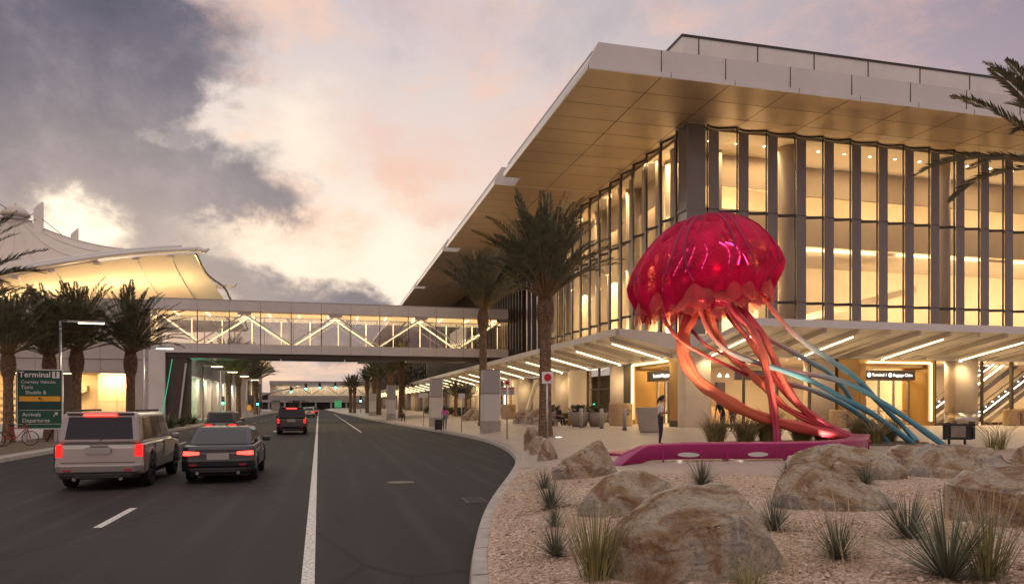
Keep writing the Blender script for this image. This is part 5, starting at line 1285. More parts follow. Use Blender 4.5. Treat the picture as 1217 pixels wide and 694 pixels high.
    arm([(13.35, 23.86, 5.96), (13.4, 23.84, 5.36), (13.61, 23.79, 4.63), (14.0, 23.59, 3.89), (14.62, 23.33, 3.25), (15.23, 23.07, 2.59), (15.87, 22.8, 1.9), (16.79, 22.47, 1.4), (18.0, 22.16, 0.89)], (.30,.26), 'tentacle_coral', .55)
    arm([(12.88, 23.25, 5.92), (12.88, 23.25, 5.27), (13.22, 23.16, 4.5), (13.74, 23.03, 3.85), (14.25, 23.01, 3.38)], (.24,.08), 'tentacle_coral', .5)
    arm([(13.62, 23.06, 5.92), (13.8, 22.92, 5.38), (14.31, 22.68, 4.72), (14.59, 22.51, 4.01), (14.79, 22.46, 3.19), (14.96, 22.41, 2.25), (15.1, 22.38, 1.41), (15.16, 22.36, 0.56)], (.27,.27), 'tentacle_red', .6)
    arm([(14.17, 23.54, 6.01), (14.47, 23.36, 5.39), (15.0, 23.13, 4.66), (15.34, 22.94, 3.81), (15.75, 22.83, 2.86), (16.24, 22.61, 2.02), (17.13, 22.38, 1.34), (18.34, 22.07, 0.74)], (.26,.30), 'tentacle_red', .55)
    arm([(14.08, 24.08, 6.09), (14.26, 24.04, 5.35), (14.92, 23.76, 4.41), (15.55, 23.4, 3.3), (16.11, 22.95, 2.26), (17.0, 22.52, 1.48)], (.18,.2), 'tentacle_red', .6)
    arm([(11.43, 23.72, 5.34), (11.65, 23.56, 4.77), (12.05, 23.46, 4.3), (12.75, 23.39, 3.89), (13.72, 23.35, 3.48), (14.59, 23.33, 3.1)], (.10,.09), 'tentacle_red', .9, n=8)
    arm([(12.76, 24.0, 4.75), (13.23, 23.89, 4.23), (13.87, 23.72, 3.87), (14.58, 23.54, 3.6)], (.08,.07), 'tentacle_red', .9, n=8)
    bl = [[(12.55, 23.13, 5.54), (12.78, 23.07, 4.89), (13.12, 22.98, 4.31), (13.69, 22.84, 3.84), (14.6, 22.71, 3.52), (15.63, 22.66, 3.24), (16.74, 22.58, 2.86), (17.86, 22.51, 2.32), (19.17, 22.38, 1.66), (20.6, 22.12, 0.62)],
          [(14.49, 24.18, 5.43), (15.27, 23.99, 4.75), (16.48, 23.99, 4.22), (17.71, 24.2, 3.74), (18.85, 24.42, 3.25), (19.82, 24.69, 2.55), (20.62, 25.01, 1.68), (21.63, 25.16, 0.62)],
          [(14.46, 23.57, 3.75), (15.82, 23.23, 3.32), (17.05, 22.82, 3.11), (18.03, 22.46, 2.83), (19.01, 22.11, 2.26), (20.04, 21.75, 1.51), (21.17, 21.36, 0.62)],
          [(14.8, 23.9, 3.19), (16.24, 23.54, 2.85), (17.31, 23.37, 2.58), (18.54, 23.37, 2.11), (19.73, 23.48, 1.48), (20.53, 23.27, 0.62)],
          [(15.11, 23.2, 5.93), (15.46, 23.11, 5.45), (15.96, 22.99, 4.85), (16.6, 22.82, 4.25), (17.5, 22.49, 3.58), (18.31, 22.29, 2.98), (19.79, 22.84, 2.08), (20.95, 23.07, 1.29), (21.11, 22.51, 0.68)]]
    for p in bl: arm(p, (.095,.10), 'tentacle_blue', .95, n=10)
    # small flood lamp in the planter, plus two spots added to brighten the arms
    spot_lamp((16.69, 21.98, 0.74), (.35,.05,.6), 90, 80, (1,.75,.5)); spot_lamp((11.6,21.9,.8), (.22,.1,1), 1100, 70, (1,.68,.42)); spot_lamp((15.6,21.4,.8), (-.05,.2,1), 800, 70, (1,.68,.42))
    return J
make_jelly()

def make_bench():
    B = thing('curved_bench', 'long curved magenta bench ringing the sculpture planter', 'bench', (10, 16.8, .6))
    front = spline([(7.15,17.25,0),(7.7,17.28,0),(8.3,17.12,0),(9.5,16.45,0),(11,16.2,0),(12.6,16.35,0),(14.2,17.2,0),(15.6,18.6,0),(17,20.2,0)], 8)
    N = len(front)-1
    def nrm(i):
        d = (front[min(i+1,N)]-front[max(i-1,0)]).normalized(); return Vector((-d.y, d.x, 0))
    def hgt(i): s = min(1, i/13); return .02 + .44*math.sin(s*math.pi/2)**1.2
    sec = []
    for i, p in enumerate(front):
        z = gz(p.x, p.y); n = nrm(i); h = hgt(i)
        sec.append([p+Vector((0,0,z+max(.0,h-.41)))-n*.02, p+Vector((0,0,z+h-.03))-n*.10, p+Vector((0,0,z+h))-n*.06, p+Vector((0,0,z+h))+n*.42, p+Vector((0,0,z+h-.06))+n*.46, p+Vector((0,0,z+max(0,h-.12)))+n*.40])
    b = MB(); rg = [b.vs([tuple(v) for v in s]) for s in sec]
    for r0, r1 in zip(rg, rg[1:]):
        for j in range(6): b.bm.faces.new((r0[j], r0[(j+1)%6], r1[(j+1)%6], r1[j]))
    b.bm.faces.new(rg[0]); b.bm.faces.new(rg[-1][::-1]); b.build('seat', 'magenta_paint', B, smooth=True, bevel=.015)
    for i in range(16, N, 9):
        p = front[i]; n = nrm(i); z = gz(p.x,p.y); MB().obox(tuple(p+n*.14+Vector((0,0,z+.20))), (.05,.42,.40), math.atan2(n.y,n.x)-R(90)).build('support', 'magenta_paint', B)
    for i in (20, 29):
        p = front[i]; n = nrm(i); z = gz(p.x,p.y); b = MB(); b.lathe([(.25,-.012),(.27,0),(.25,.012)], 20); b2 = math.atan2(n.y,n.x)+R(90)
        bmesh.ops.transform(b.bm, verts=b.bm.verts, matrix=Matrix.Translation(p-n*.085+Vector((0,0,z+.17))) @ Matrix.Rotation(b2,4,'Z') @ Matrix.Rotation(R(90),4,'X') @ Matrix.Diagonal((1,.22,1,1))); b.build('slot_glow_disc', E('slot_glow', (1,.80,.68), .25), B)  # emissive discs stand in for lit floor seen through oval slots
    # low kerb that closes the ring on the far side
    back = spline([(8.35,20.6,0),(9.2,20.9,0),(10.5,21.2,0),(12.0,21.0,0),(13.2,20.4,0)], 6)
    b = MB(); rg = []
    for i, p in enumerate(back):
        d = (back[min(i+1,len(back)-1)]-back[max(i-1,0)]).normalized(); n = Vector((-d.y,d.x,0)); z = gz(p.x,p.y)
        rg.append(b.vs([tuple(p+n*a+Vector((0,0,z+c))) for a, c in ((-.45,-.05),(-.45,.07),(.45,.07),(.45,-.05))]))
    for r0, r1 in zip(rg, rg[1:]):
        for j in range(4): b.bm.faces.new((r0[j], r0[(j+1)%4], r1[(j+1)%4], r1[j]))
    b.bm.faces.new(rg[0]); b.bm.faces.new(rg[-1][::-1]); b.build('rear_kerb', 'magenta_paint', B)
    for x, y in ((9.0,17.6),(10.4,16.95),(11.9,17.0)):
        MB().lathe([(.12,0),(.12,.03)], 14, (x, y, gz(x,y)+.01)).build('floor_light', 'white_paint', B); point_lamp((x,y,gz(x,y)+.16), 1.0, (1,.85,.7), .05)
    b = MB(); pts = [(12.9,22.6),(14.5,21.6),(17.5,21.2),(20,21.2),(21.6,22.4),(21.4,24.6),(18,25.2),(14,25.0)]
    b.face([(x,y,gz(x,y)+.02) for x,y in pts]); ground(b.build('planter_soil', 'earth'))
make_bench()

# ------------------------------------------------------------------ street furniture
def pylon(label, x, y, w, h, z):
    P = thing('pylon', label, 'pylon', (x, y, z), 'grey and white pylons along the kerb')
    MB().box(x-w*.52, x+w*.52, y-w*.52, y+w*.52, z-.1, z+.75).build('stone_base', 'concrete', P)
    MB().box(x-w/2, x+w/2, y-w/2, y+w/2, z+.752, z+2.42).build('white_block', 'white_panel', P)
    s = MB().box(x-w*.47, x+w*.47, y-w*.47, y+w*.47, z+2.422, z+h).build('slatted_block', 'fin_grey', P)
    b = MB(); n = 30
    for k in range(n): zz = z+2.5+(h-2.55)*k/n; b.box(x-w*.485, x+w*.485, y-w*.485, y+w*.485, zz, zz+.022)
    b.build('slat', 'fascia_metal', s)
    MB().box(x+w*.47, x+w*.51, y-w*.51, y-w*.40, z+.8, z+h).build('edge_trim', 'white_paint', s)
pylon('tall grey and white pylon nearest the tall palm', 9.95, 44.9, 1.05, 3.95, .30)
pylon('second grey and white pylon behind the black suitcase', 8.85, 61, .98, 4.0, .25)
pylon('third grey and white pylon far along the kerb', 7.5, 89, 1.0, 4.2, .25)
pylon('farthest pylon, a small pale block near the green signal', 6.9, 116, 1.0, 3.6, .25)

def sign_post(label, x, y, z, h, kind, group='posts with small signs'):
    P = thing('sign_post', label, 'sign', (x, y, z), group)
    MB().lathe([(.035, 0), (.035, h-.1)], 10, (x, y, z)).build('pole', 'steel', P, smooth=True)
    if kind == 'square':
        s = MB().obox((x, y-.045, z+h-.19), (.38,.02,.38), 0).build('sign_panel', 'white_paint', P, bevel=.03)
        b = MB(); b.lathe([(.125,0),(.125,.008)], 24); bmesh.ops.transform(b.bm, verts=b.bm.verts, matrix=Matrix.Translation((x, y-.058, z+h-.18)) @ Matrix.Rotation(R(90),4,'X')); b.build('red_disc', 'red_paint', s)
    if kind == 'round':
        b = MB(); b.obox((x, y-.045, z+h-.15), (.34,.02,.34)); s = b.build('sign_panel', 'white_paint', P, bevel=.08)
        b = MB(); b.lathe([(.10,0),(.10,.008)], 20); bmesh.ops.transform(b.bm, verts=b.bm.verts, matrix=Matrix.Translation((x, y-.058, z+h-.15)) @ Matrix.Rotation(R(90),4,'X')); b.build('red_disc', 'red_paint', s)
        for dx in (-.21, .21):
            p2 = MB().obox((x+dx, y-.045, z+h-.58), (.36,.02,.42)).build('text_panel', 'white_panel', P)
            MB().obox((x+dx, y-.058, z+h-.46), (.30,.006,.07)).build('red_bar', 'red_paint', p2)
            b = MB()
            for k in range(3): b.obox((x+dx, y-.058, z+h-.58-.06*k), (.26,.005,.02))
            b.build('text_line', 'joint', p2)
    if kind == 'dark':
        MB().obox((x, y-.03, z+h-.15), (.52,.03,.30)).build('sign_panel', 'black_paint', P); MB().obox((x, y-.03, z+h-.5), (.44,.02,.35)).build('text_panel', 'white_panel', P)
    if kind == 'pale': MB().obox((x, y-.03, z+h-.22), (.85,.03,.42)).build('sign_panel', 'white_panel', P)
sign_post('slim pole with a white square sign bearing a red disc', 6.95, 22.8, .3, 2.82, 'square')
sign_post('pole with a small red disc above two white text panels', 9.1, 37, .25, 3.1, 'round')
sign_post('pole with a dark sign over a pale text panel by the kerb', 8.8, 48.6, .19, 2.95, 'dark')
sign_post('pole with a wide pale blank sign beyond the black suitcase', 8.2, 64, .2, 2.9, 'pale')

def furniture():
    g = 'steel bollards before the entrance'
    s = thing('bollard', '', 'bollard', (0,0,0), g); MB().lathe([(.10,0),(.10,1.0),(.085,1.03)], 16).build('tube', 'steel', s, smooth=True); MB().lathe([(.13,0),(.13,.03)], 16).build('flange', 'dark_metal', s)
    for i, (x, y, lb) in enumerate(((15.2,42.7,'leftmost of the three steel bollards'), (15.85,40.9,'middle steel bollard between planter and litter bin'), (16.0,37.8,'right steel bollard in front of the round litter bin'))):
        c = s if i == 0 else copy_tree(s); c.location = (x, y, .65); c.scale = (1.1,1.1,1.15); c['label'] = lb
    # conical planters
    g = 'dark conical planters by the wall'
    s = thing('planter', '', 'planter', (0,0,0), g); MB().lathe([(.42,0),(.78,.95),(.72,.95),(.66,.85)], 24).build('bowl', 'planter_grey', s, smooth=True)
    b = MB()
    for i in range(4): leaf_ball(b, (.3*math.cos(i*1.6), .3*math.sin(i*1.6), 1.05), .34, 120, .16, 60+i)
    b.build('plant', 'shrub_leaf', s, fix=False)
    for i, (x, y, k, lb) in enumerate(((15.7,44.4,1.0,'dark conical planter with small plants left of the middle bollard'), (16.75,44.1,.98,'dark conical planter with small plants right of the middle bollard'), (14.6,47.4,1.0,'dark planter with leafy plant left of the seated travellers'))):
        c = s if i == 0 else copy_tree(s); c.location = (x, y, .65); c.scale = (k,k,k); c.rotation_euler.z = i*2; c['label'] = lb
    t = thing('planter', 'tall tapered stone planter right behind the standing woman', 'planter', (16.0, 34.6, .65))
    MB().lathe([(.46,0),(.52,.1),(.70,1.22),(.72,1.28),(.62,1.28)], 28, (16.0,34.6,.65)).build('body', 'stone_wall', t, smooth=True)
    M('bin_dark', (.03,.028,.026), .5)
    # round wooden litter and recycling bins
    def bins(label, x, y, z, n, r=.52, h=1.15):
        t = thing('recycling_bin', label, 'bin', (x, y, z), 'tan recycling bins')
        for k in range(n):
            xx = x+k*(2*r+.05); d = MB().lathe([(r,.04),(r,h-.05),(r-.05,h)], 26, (xx, y, z)).build('drum', 'tan_wood', t)
            MB().lathe([(r-.06,0),(r-.06,.06)], 20, (xx,y,z-.02)).build('plinth', 'bin_dark', d)
            MB().lathe([(r-.10,h),(r-.12,h+.02)], 20, (xx,y,z)).build('lid', 'bin_dark', d)
        b = MB()
        for k in range(3):
            a = k*2.094
            for j in range(4):
                a0 = a+j*.38; b.obox((x+r*.25+.15*math.cos(a0), y-r-.0, z+h*.62+.15*math.sin(a0)), (.085,.03,.05), 0, 0, -a0+R(90))
        b.build('recycling_symbol', M('symbol_blue', (.10,.14,.26), .5), t)
    bins('tan drum bin left of the lit portal, behind the right bollard', 19.2, 46.0, .65, 1, .8, 1.5)
    bins('pair of tan bins at the right end of the frontage', 45.2, 40.0, .65, 2, .50, 1.1)
    bins('pair of tan bins by the column between shop window and portal', 30.6, 38.9, .65, 2, .50, 1.1)
    bins('tan drum bin beside the far lit doorway on the road side', 17.6, 71, .65, 1, .75, 1.45)
    # dark display console
    c = thing('display_console', 'dark framed display console standing right of the landing blue tentacles', 'display', (21.65, 21.3, .65))
    x, y, z = 21.65, 21.3, .65
    for dx in (-.32, .36): MB().box(x+dx-.03, x+dx+.03, y-.03, y+.03, z-.05, z+.75).build('post', 'dark_metal', c)
    MB().obox((x, y-.05, z+.45), (1.0,.12,.56), R(-14)).build('housing', 'black_paint', c, bevel=.015)
    MB().obox((x-.05, y-.125, z+.46), (.52,.02,.40), R(-14)).build('screen', 'planter_grey', c); MB().obox((x+.30, y-.13, z+.48), (.16,.02,.28), R(-14)).build('panel', 'fin_grey', c)
    MB().obox((x+.5, y-.16, z+.5), (.08,.25,.62), R(-14)).build('side_fin', 'dark_metal', c)
    s = thing('suitcase', 'upright black suitcase on the kerb beside the second pylon', 'suitcase', (7.95, 53.4, .16))
    x, y, z = 7.95, 53.4, .17
    MB().box(x-.27, x+.27, y-.17, y+.17, z+.07, z+.82).build('case', 'black_paint', s, bevel=.05)
    for dx in (-.2, .2): MB().lathe([(.035,0),(.035,.07)], 8, (x+dx, y, z)).build('wheel', 'rubber', s)
    b = MB(); b.tube([(x-.12,y+.12,z+.8),(x-.12,y+.12,z+1.1),(x+.12,y+.12,z+1.1),(x+.12,y+.12,z+.8)], .012, 6); b.build('handle', 'steel', s)
    u = thing('ground_light', 'small bright light set into paving right of the tall palm', 'light', (10.75, 33.4, .50)); MB().lathe([(.14,0),(.14,.03)], 16, (10.75,33.4,gz(10.75,33.4)+.0)).build('lens', 'white_light', u); MB().lathe([(.18,-.02),(.18,.02)], 16, (10.75,33.4,gz(10.75,33.4))).build('rim', 'steel', u)
    spot_lamp((10.75,33.4,.62), (0,.25,1), 40, 60)
furniture()

# ------------------------------------------------------------------ green direction sign and lamp posts on the left
def left_side():
    x, y, z = -14.25, 42.3, .15
    T = thing('direction_sign', 'green Terminal 1 direction sign with yellow arrow strip on the left verge', 'sign', (x, y, z))
    W, z0, z1 = 2.0, .85, 3.82
    x0, x1 = x-1.0, x+1.0
    MB().box(x0, x1, y, y+.06, z0, z1).build('panel', 'sign_green', T); fr = None
    b = MB(); t = .05
    b.box(x0-t, x1+t, y-.012, y+.05, z1, z1+t); b.box(x0-t, x1+t, y-.012, y+.05, z0-t, z0); b.box(x0-t, x0, y-.012, y+.05, z0, z1); b.box(x1, x1+t, y-.012, y+.05, z0, z1); b.build('border', 'white_paint', T)
    M('sign_dark', (.006,.05,.04), .5)
    MB().box(x0+.04, x1-.04, y-.008, y-.002, z0+.95, z0+1.35).build('dark_strip', 'sign_dark', T)
    MB().box(x0+.02, x1-.02, y-.008, y-.002, z1-.43, z1-.03).build('dark_strip', 'sign_dark', T)
    MB().box(x0+.06, x1-.06, y-.014, y-.004, z0+1.38, z0+1.64).build('yellow_strip', 'sign_yellow', T)
    MB().box(x1-.44, x1-.10, y-.016, y-.010, z1-.40, z1-.06).build('number_panel', 'white_paint', T)
    for k in (.21, .92): MB().box(x0+.05, x1-.05, y-.010, y-.004, z0+k, z0+k+.018).build('rule', 'white_paint', T)
    yy = y-.018
    lettering('Terminal', .40, 'white_paint', (x0+.05, yy, z1-.23), T, 'LEFT', bold=.008); lettering('1', .36, 'black_paint', (x1-.27, yy-.004, z1-.23), T, bold=.012)
    for i, tx in enumerate(('Courtesy Vehicles', 'Taxis', 'Shuttle &')): lettering(tx, .215 if i == 0 else .26, 'white_paint', (x0+.14+(.2 if i == 2 else 0), yy, z1-.60-.27*i), T, 'LEFT')
    lettering('Arrivals', .27, 'white_paint', (x0+.2, yy, z0+.70), T, 'LEFT'); lettering('Departures', .27, 'white_paint', (x0+.2, yy, z0+.40), T, 'LEFT')
    def arrow(cx, cz, s, ang, mat):
        p = [(-.06,-.5),(-.06,.15),(-.28,-.02),(-.28,.18),(0,.5),(.28,.18),(.28,-.02),(.06,.15),(.06,-.5)]
        c, sn = math.cos(ang), math.sin(ang); b = MB(); b.prism([(cx+s*(a*c-e*sn), cz+s*(a*sn+e*c)) for a, e in p], 'y', yy-.004, yy+.002); b.build('arrow', mat, T)
    arrow(x+.02, z0+1.51, .24, R(45), 'black_paint'); arrow(x1-.28, z0+.72, .30, R(-45), 'white_paint')
    for dx in (-.7, .7): MB().box(x+dx-.07, x+dx+.07, y+.07, y+.2, z, z1-.1).build('post', 'steel', T)
    MB().beam((x+.2, y+.3, z), (x+.95, y+.25, 1.5), .08, .08).build('brace', 'dark_metal', T)
    # lamp posts
    g = 'slim lamp posts along the left verge'
    s = thing('street_lamp', '', 'street lamp', (0,0,0), g)
    MB().lathe([(.10,0),(.085,.3),(.065,6.3)], 12).build('pole', 'steel', s, smooth=True)
    a = MB().box(-.05, 2.1, -.05, .05, 6.22, 6.32).build('arm', 'steel', s); MB().box(.85, 2.05, -.07, .07, 6.17, 6.215).build('lamp', 'street_lamp_light', a); MB().lathe([(.17,0),(.17,.12)], 12).build('foot', 'concrete', s)
    for i, (px, py, lb) in enumerate(((-13.5,42.9,'lamp post nearest the camera behind the green sign'), (-13.5,61,'lamp post at the left end of the footbridge'), (-13.5,88.5,'lamp post just past the footbridge by the green wash'), (-13.5,102.5,'fourth lamp post from the front on the left verge'), (-13.5,117,'fifth lamp post from the front on the left verge'), (-13.5,134,'farthest lamp post on the left verge'))):
        c = s if i == 0 else copy_tree(s); c.location = (px, py, .15); c['label'] = lb
    for px, py in ((-12.1,42.9), (-12,61), (-12,88.5)): spot_lamp((px, py, 6.25), (0,0,-1), 130, 130, (1,.75,.45))
    # traffic signals far down the road
    g = 'green traffic signals at the far junction'
    def head(par, x, y, z):
        h = MB().box(x-.22, x+.22, y, y+.25, z-.62, z+.62).build('signal_head', 'black_paint', par)
        for k, mt in ((.4,'dark_metal'), (0,'dark_metal'), (-.4,'green_signal')):
            b = MB(); b.lathe([(.17,0),(.17,.02)], 14); bmesh.ops.transform(b.bm, verts=b.bm.verts, matrix=Matrix.Translation((x, y-.005, z+k)) @ Matrix.Rotation(R(90),4,'X')); b.build('lens', mt, h)
            MB().hexa([(x-.2,y-.25,z+k+.17),(x+.2,y-.25,z+k+.17),(x+.2,y,z+k+.17),(x-.2,y,z+k+.17)], [(x-.16,y-.22,z+k+.22),(x+.16,y-.22,z+k+.22),(x+.16,y,z+k+.24),(x-.16,y,z+k+.24)]).build('visor', 'black_paint', h)
    y = 150
    S1 = thing('traffic_signal', 'mast arm with four green signals reaching over the far road', 'traffic light', (-12.8, y, 0), g)
    MB().lathe([(.2,0),(.15,4.4)], 12, (-12.8,y,0)).build('pole', 'steel', S1)
    MB().tube(spline([(-12.8,y,3.6),(-10,y,4.6),(-6,y,5.4),(-1,y,5.9),(2.2,y,5.95)], 4), [.13]*17, 8).build('mast_arm', 'steel', S1)
    for px in (346, 363.5, 380, 398.5):
        X = (px-608.5)/870; X = y*(.2453+X*.9694)/(.9694-X*.2453); head(S1, X, y-.4, {346:5.0,363.5:5.6,380:5.8,398.5:5.9}[px])
    head(S1, -13.0, y-.4, 2.6)
    for x, yy, zt, lb in ((6.4, 146, 2.9, 'single green signal on a post beside the right palms'), (-15.2, 118, 2.4, 'single green signal on a post by the left wall')):
        s = thing('traffic_signal', lb, 'traffic light', (x, yy, .15), g); MB().lathe([(.09,0),(.08,zt)], 10, (x,yy+.1,.15)).build('pole', 'steel', s); head(s, x, yy-.2, zt+.3)
    w = thing('warning_sign', 'small yellow diamond sign below the left green signal', 'sign', (-13.6, 140, .15)); MB().box(-13.64,-13.56,140,140.06,.15,1.9).build('post', 'steel', w); MB().obox((-13.6,139.95,1.5),(.9,.03,.9),0,0,R(45)).build('diamond', 'sign_yellow', w)
    # bicycles leaning by the sign
    def bicycle(label, x, y, rz):
        b_ = thing('bicycle', label, 'bicycle', (0,0,0), 'bicycles by the green sign')
        for wx in (-.52, .52):
            b = MB(); b.tube([(wx+.33*math.cos(a*math.pi/12), 0, .35+.33*math.sin(a*math.pi/12)) for a in range(25)], .02, 6, cap=False); w = b.build('wheel', 'rubber', b_)
            b = MB()
            for k in range(8): a = k*math.pi/4; b.tube([(wx,0,.35),(wx+.32*math.cos(a),0,.35+.32*math.sin(a))], .004, 4)
            b.build('spokes', 'steel', w)
        b = MB()
        for p, q_ in (((-.52,0,.35),(-.18,0,.85)), ((-.52,0,.35),(-.05,0,.35)), ((-.05,0,.35),(-.2,0,.95)), ((-.05,0,.35),(.38,0,.85)), ((-.18,0,.82),(.36,0,.9)), ((.52,0,.35),(.36,0,1.02))): b.tube([p, q_], .022, 6)
        b.build('frame', 'red_paint', b_)
        MB().tube([(.28,-.26,1.05),(.36,-.1,1.04),(.36,.1,1.04),(.28,.26,1.05)], .016, 6).build('handlebar', 'dark_metal', b_); MB().obox((-.2,0,.97),(.26,.14,.06)).build('saddle', 'black_paint', b_, bevel=.02)
        b_.location = (x, y, .15); b_.rotation_euler = (R(6), 0, rz); return b_
    bicycle('red bicycle parked nearest the foot of the green sign', -13.9, 38.5, R(10)); bicycle('red bicycle parked at the far left edge by the kerb', -14.8, 37.6, R(-12))
left_side()

# ------------------------------------------------------------------ vehicles (driving away, tail towards the camera, +y is forward)
def paint(name, col, metal=.5):
    if name in MAT: return name
    m, q, b = principled(name); o = q.obj(); b.inputs['Base Color'].default_value = (*col, 1); b.inputs['Metallic'].default_value = metal; b.inputs['Roughness'].default_value = .32; b.inputs['Coat Weight'].default_value = .6; b.inputs['Coat Roughness'].default_value = .06
    q.put(b.inputs['Roughness'], q.math('ADD', q.math('MULTIPLY', q.noise(o, 9, 4, .6), .14), .24)); return name
m_, q_, b_ = principled('car_glass'); b_.inputs['Base Color'].default_value = (.012,.013,.015,1); b_.inputs['Roughness'].default_value = .06; b_.inputs['Coat Weight'].default_value = .3
M('plate_white', (.40,.39,.37), .5, 0, .05); M('chrome', (.62,.62,.63), .16, .95); M('trim_black', (.022,.022,.023), .55)
def vehicle(name, label, cat, body_mat, kind, group='traffic on the road'):
    V = thing(name, label, cat, (0,0,0), group)
    if kind == 'suv':
        L, W, H = 5.2, 2.0, 1.88; hs = 1.12; hood = 1.12; wr = .40; wy = (1.05, 4.2)
        roof = (.25, 3.15); base = (.02, 4.0); rw = .84
    elif kind == 'wagon':
        L, W, H = 4.6, 1.86, 1.66; hs = 1.02; hood = 1.0; wr = .36; wy = (.95, 3.72)
        roof = (.35, 2.6); base = (.05, 3.45); rw = .82
    else:
        L, W, H = 4.8, 1.84, 1.45; hs = .98; hood = .94; wr = .335; wy = (1.05, 3.85)
        roof = (1.28, 2.75); base = (.45, 3.65); rw = .78
    hw = W/2; g = .26 if kind == 'suv' else .19
    # side profile with wheel arches
    def arch(c): return [(c+(wr+.07)*math.cos(math.pi*k/10), max(g, wr+(wr+.07)*math.sin(math.pi*k/10))) for k in range(11)]
    prof = [(.05, g+.10), (0, .55), (.03, hs-.12), (.10, hs), (L*.62, hs+.01), (L*.72, hood+.02), (L-.35, hood-.12), (L-.06, hood-.32), (L, .55), (L-.06, g+.06)]
    prof += arch(wy[1]) + arch(wy[0])
    b = MB(); lo = [(p[0], p[1]) for p in prof]
    n = len(lo)
    def ring(x, k): return [(x*(1-.10*max(0, z-.75)) , y if abs(k) < .5 else y, z) for y, z in lo]
    # three slices across give the flanks a rounded shoulder
    secs = [(-hw*.96, .10), (-hw, .0), (hw, .0), (hw*.96, .10)]
    va = [b.vs([(sx*(1-.09*max(0, z-.72)), y + (0.15 if y < .5 else -.15 if y > L-.5 else 0)*(1 if abs(sx) > hw*.97 else 0), z) for y, z in lo]) for sx in (-hw, -hw*.80, 0, hw*.80, hw)]
    for r0, r1 in zip(va, va[1:]):
        for i in range(n): b.bm.faces.new((r0[i], r0[(i+1)%n], r1[(i+1)%n], r1[i]))
    b.bm.faces.new(va[0]); b.bm.faces.new(va[-1][::-1])
    body = b.build('body', body_mat, V, bevel=.075, seg=4, smooth=False)
    # greenhouse
    zb, zt = hs-.02, H
    xb, xt = hw*.915, hw*rw
    def gh(y0, y1, z, x): return [(-x, y0, z), (x, y0, z), (x, y1, z), (-x, y1, z)]
    cabin = MB().hexa(gh(base[0]+.05, base[1], zb, xb), gh(roof[0], roof[1], zt-.02, xt)).build('cabin', body_mat, V, bevel=.11, seg=4)
    def lerp(a, c, t): return a+(c-a)*t
    def side_pt(sx, f, t):
        y = lerp(lerp(base[0]+.05, roof[0], t), lerp(base[1], roof[1], t), f); return (sx*(lerp(xb, xt, t)+.006), y, lerp(zb, zt-.02, t))
    cuts = ((.10,.36),(.385,.62),(.645,.90)) if kind != 'sedan' else ((.17,.52),(.545,.88))
    for sx in (-1, 1):
        for a, c in cuts:
            b = MB(); b.face([side_pt(sx,a,.14), side_pt(sx,c,.14), side_pt(sx,min(c,.93),.86), side_pt(sx,a,.86)]); b.build('side_window', 'car_glass', V, solid=.006)
    def end_pt(rear, f, t):
        if rear: y = lerp(base[0]+.05, roof[0], t)-.008
        else: y = lerp(base[1], roof[1], t)+.008
        return (lerp(-1, 1, f)*lerp(xb, xt, t), y, lerp(zb, zt-.02, t))
    t0 = .16 if kind != 'sedan' else .08
    for rear, nm in ((True, 'rear_window'), (False, 'windscreen')):
        b = MB(); b.face([end_pt(rear,.09,t0), end_pt(rear,.91,t0), end_pt(rear,.90,.86), end_pt(rear,.10,.86)]); b.build(nm, 'car_glass', V, solid=.006)
    # wheels
    for sx in (-1, 1):
        for y in wy:
            b = MB(); b.lathe([(wr*.62,-.11),(wr*.97,-.11),(wr,-.08),(wr,.08),(wr*.97,.11),(wr*.62,.11)], 26, cap=False)
            bmesh.ops.transform(b.bm, verts=b.bm.verts, matrix=Matrix.Translation((sx*(hw-.13), y, wr)) @ Matrix.Rotation(R(90),4,'Y')); w = b.build('wheel', 'rubber', V, smooth=True)
            b = MB(); b.lathe([(.05,.0),(wr*.64,.02)], 20); m = Matrix.Translation((sx*(hw-.06), y, wr)) @ Matrix.Rotation(R(90)*sx,4,'Y'); bmesh.ops.transform(b.bm, verts=b.bm.verts, matrix=m); b.build('rim', 'chrome', w)
            b = MB()
            for k in range(5): b.obox((wr*.36,0,.03),(wr*.52,.055,.03))if k == 0 else b.obox((wr*.36*math.cos(k*1.2566),wr*.36*math.sin(k*1.2566),.03),(wr*.52,.055,.03),k*1.2566)
            bmesh.ops.transform(b.bm, verts=b.bm.verts, matrix=m); b.build('rim_spoke', 'dark_metal', w)
    MB().box(-hw*.8, hw*.8, .4, L-.4, g-.02, g+.3).build('underbody', 'trim_black', V)
    # rear: lights, bumper, plate, handle
    if kind == 'suv':
        for sx in (-1, 1):
            MB().hexa([(sx*hw*.80,-.012,.80),(sx*hw*.945,.095,.80),(sx*hw*.945,.25,.80),(sx*hw*.80,.25,.80)], [(sx*hw*.81,.005,1.085),(sx*hw*.93,.10,1.085),(sx*hw*.93,.25,1.085),(sx*hw*.81,.25,1.085)]).build('tail_light', 'tail_light', V, bevel=.012)
        MB().box(-hw*.35, hw*.35, roof[0]-.12, roof[0]+.05, H-.10, H-.06).build('brake_light', 'tail_light_bright', V)
        MB().box(-xt+.10, xt-.10, roof[0]-.08, roof[0]+.25, H-.055, H-.005).build('spoiler', body_mat, V, bevel=.02)
        for sx in (-1, 1): MB().box(sx*xt*.86-.025, sx*xt*.86+.025, .5, 3.0, H, H+.05).build('roof_rail', 'trim_black', V, bevel=.01)
        pz = .88
    else:
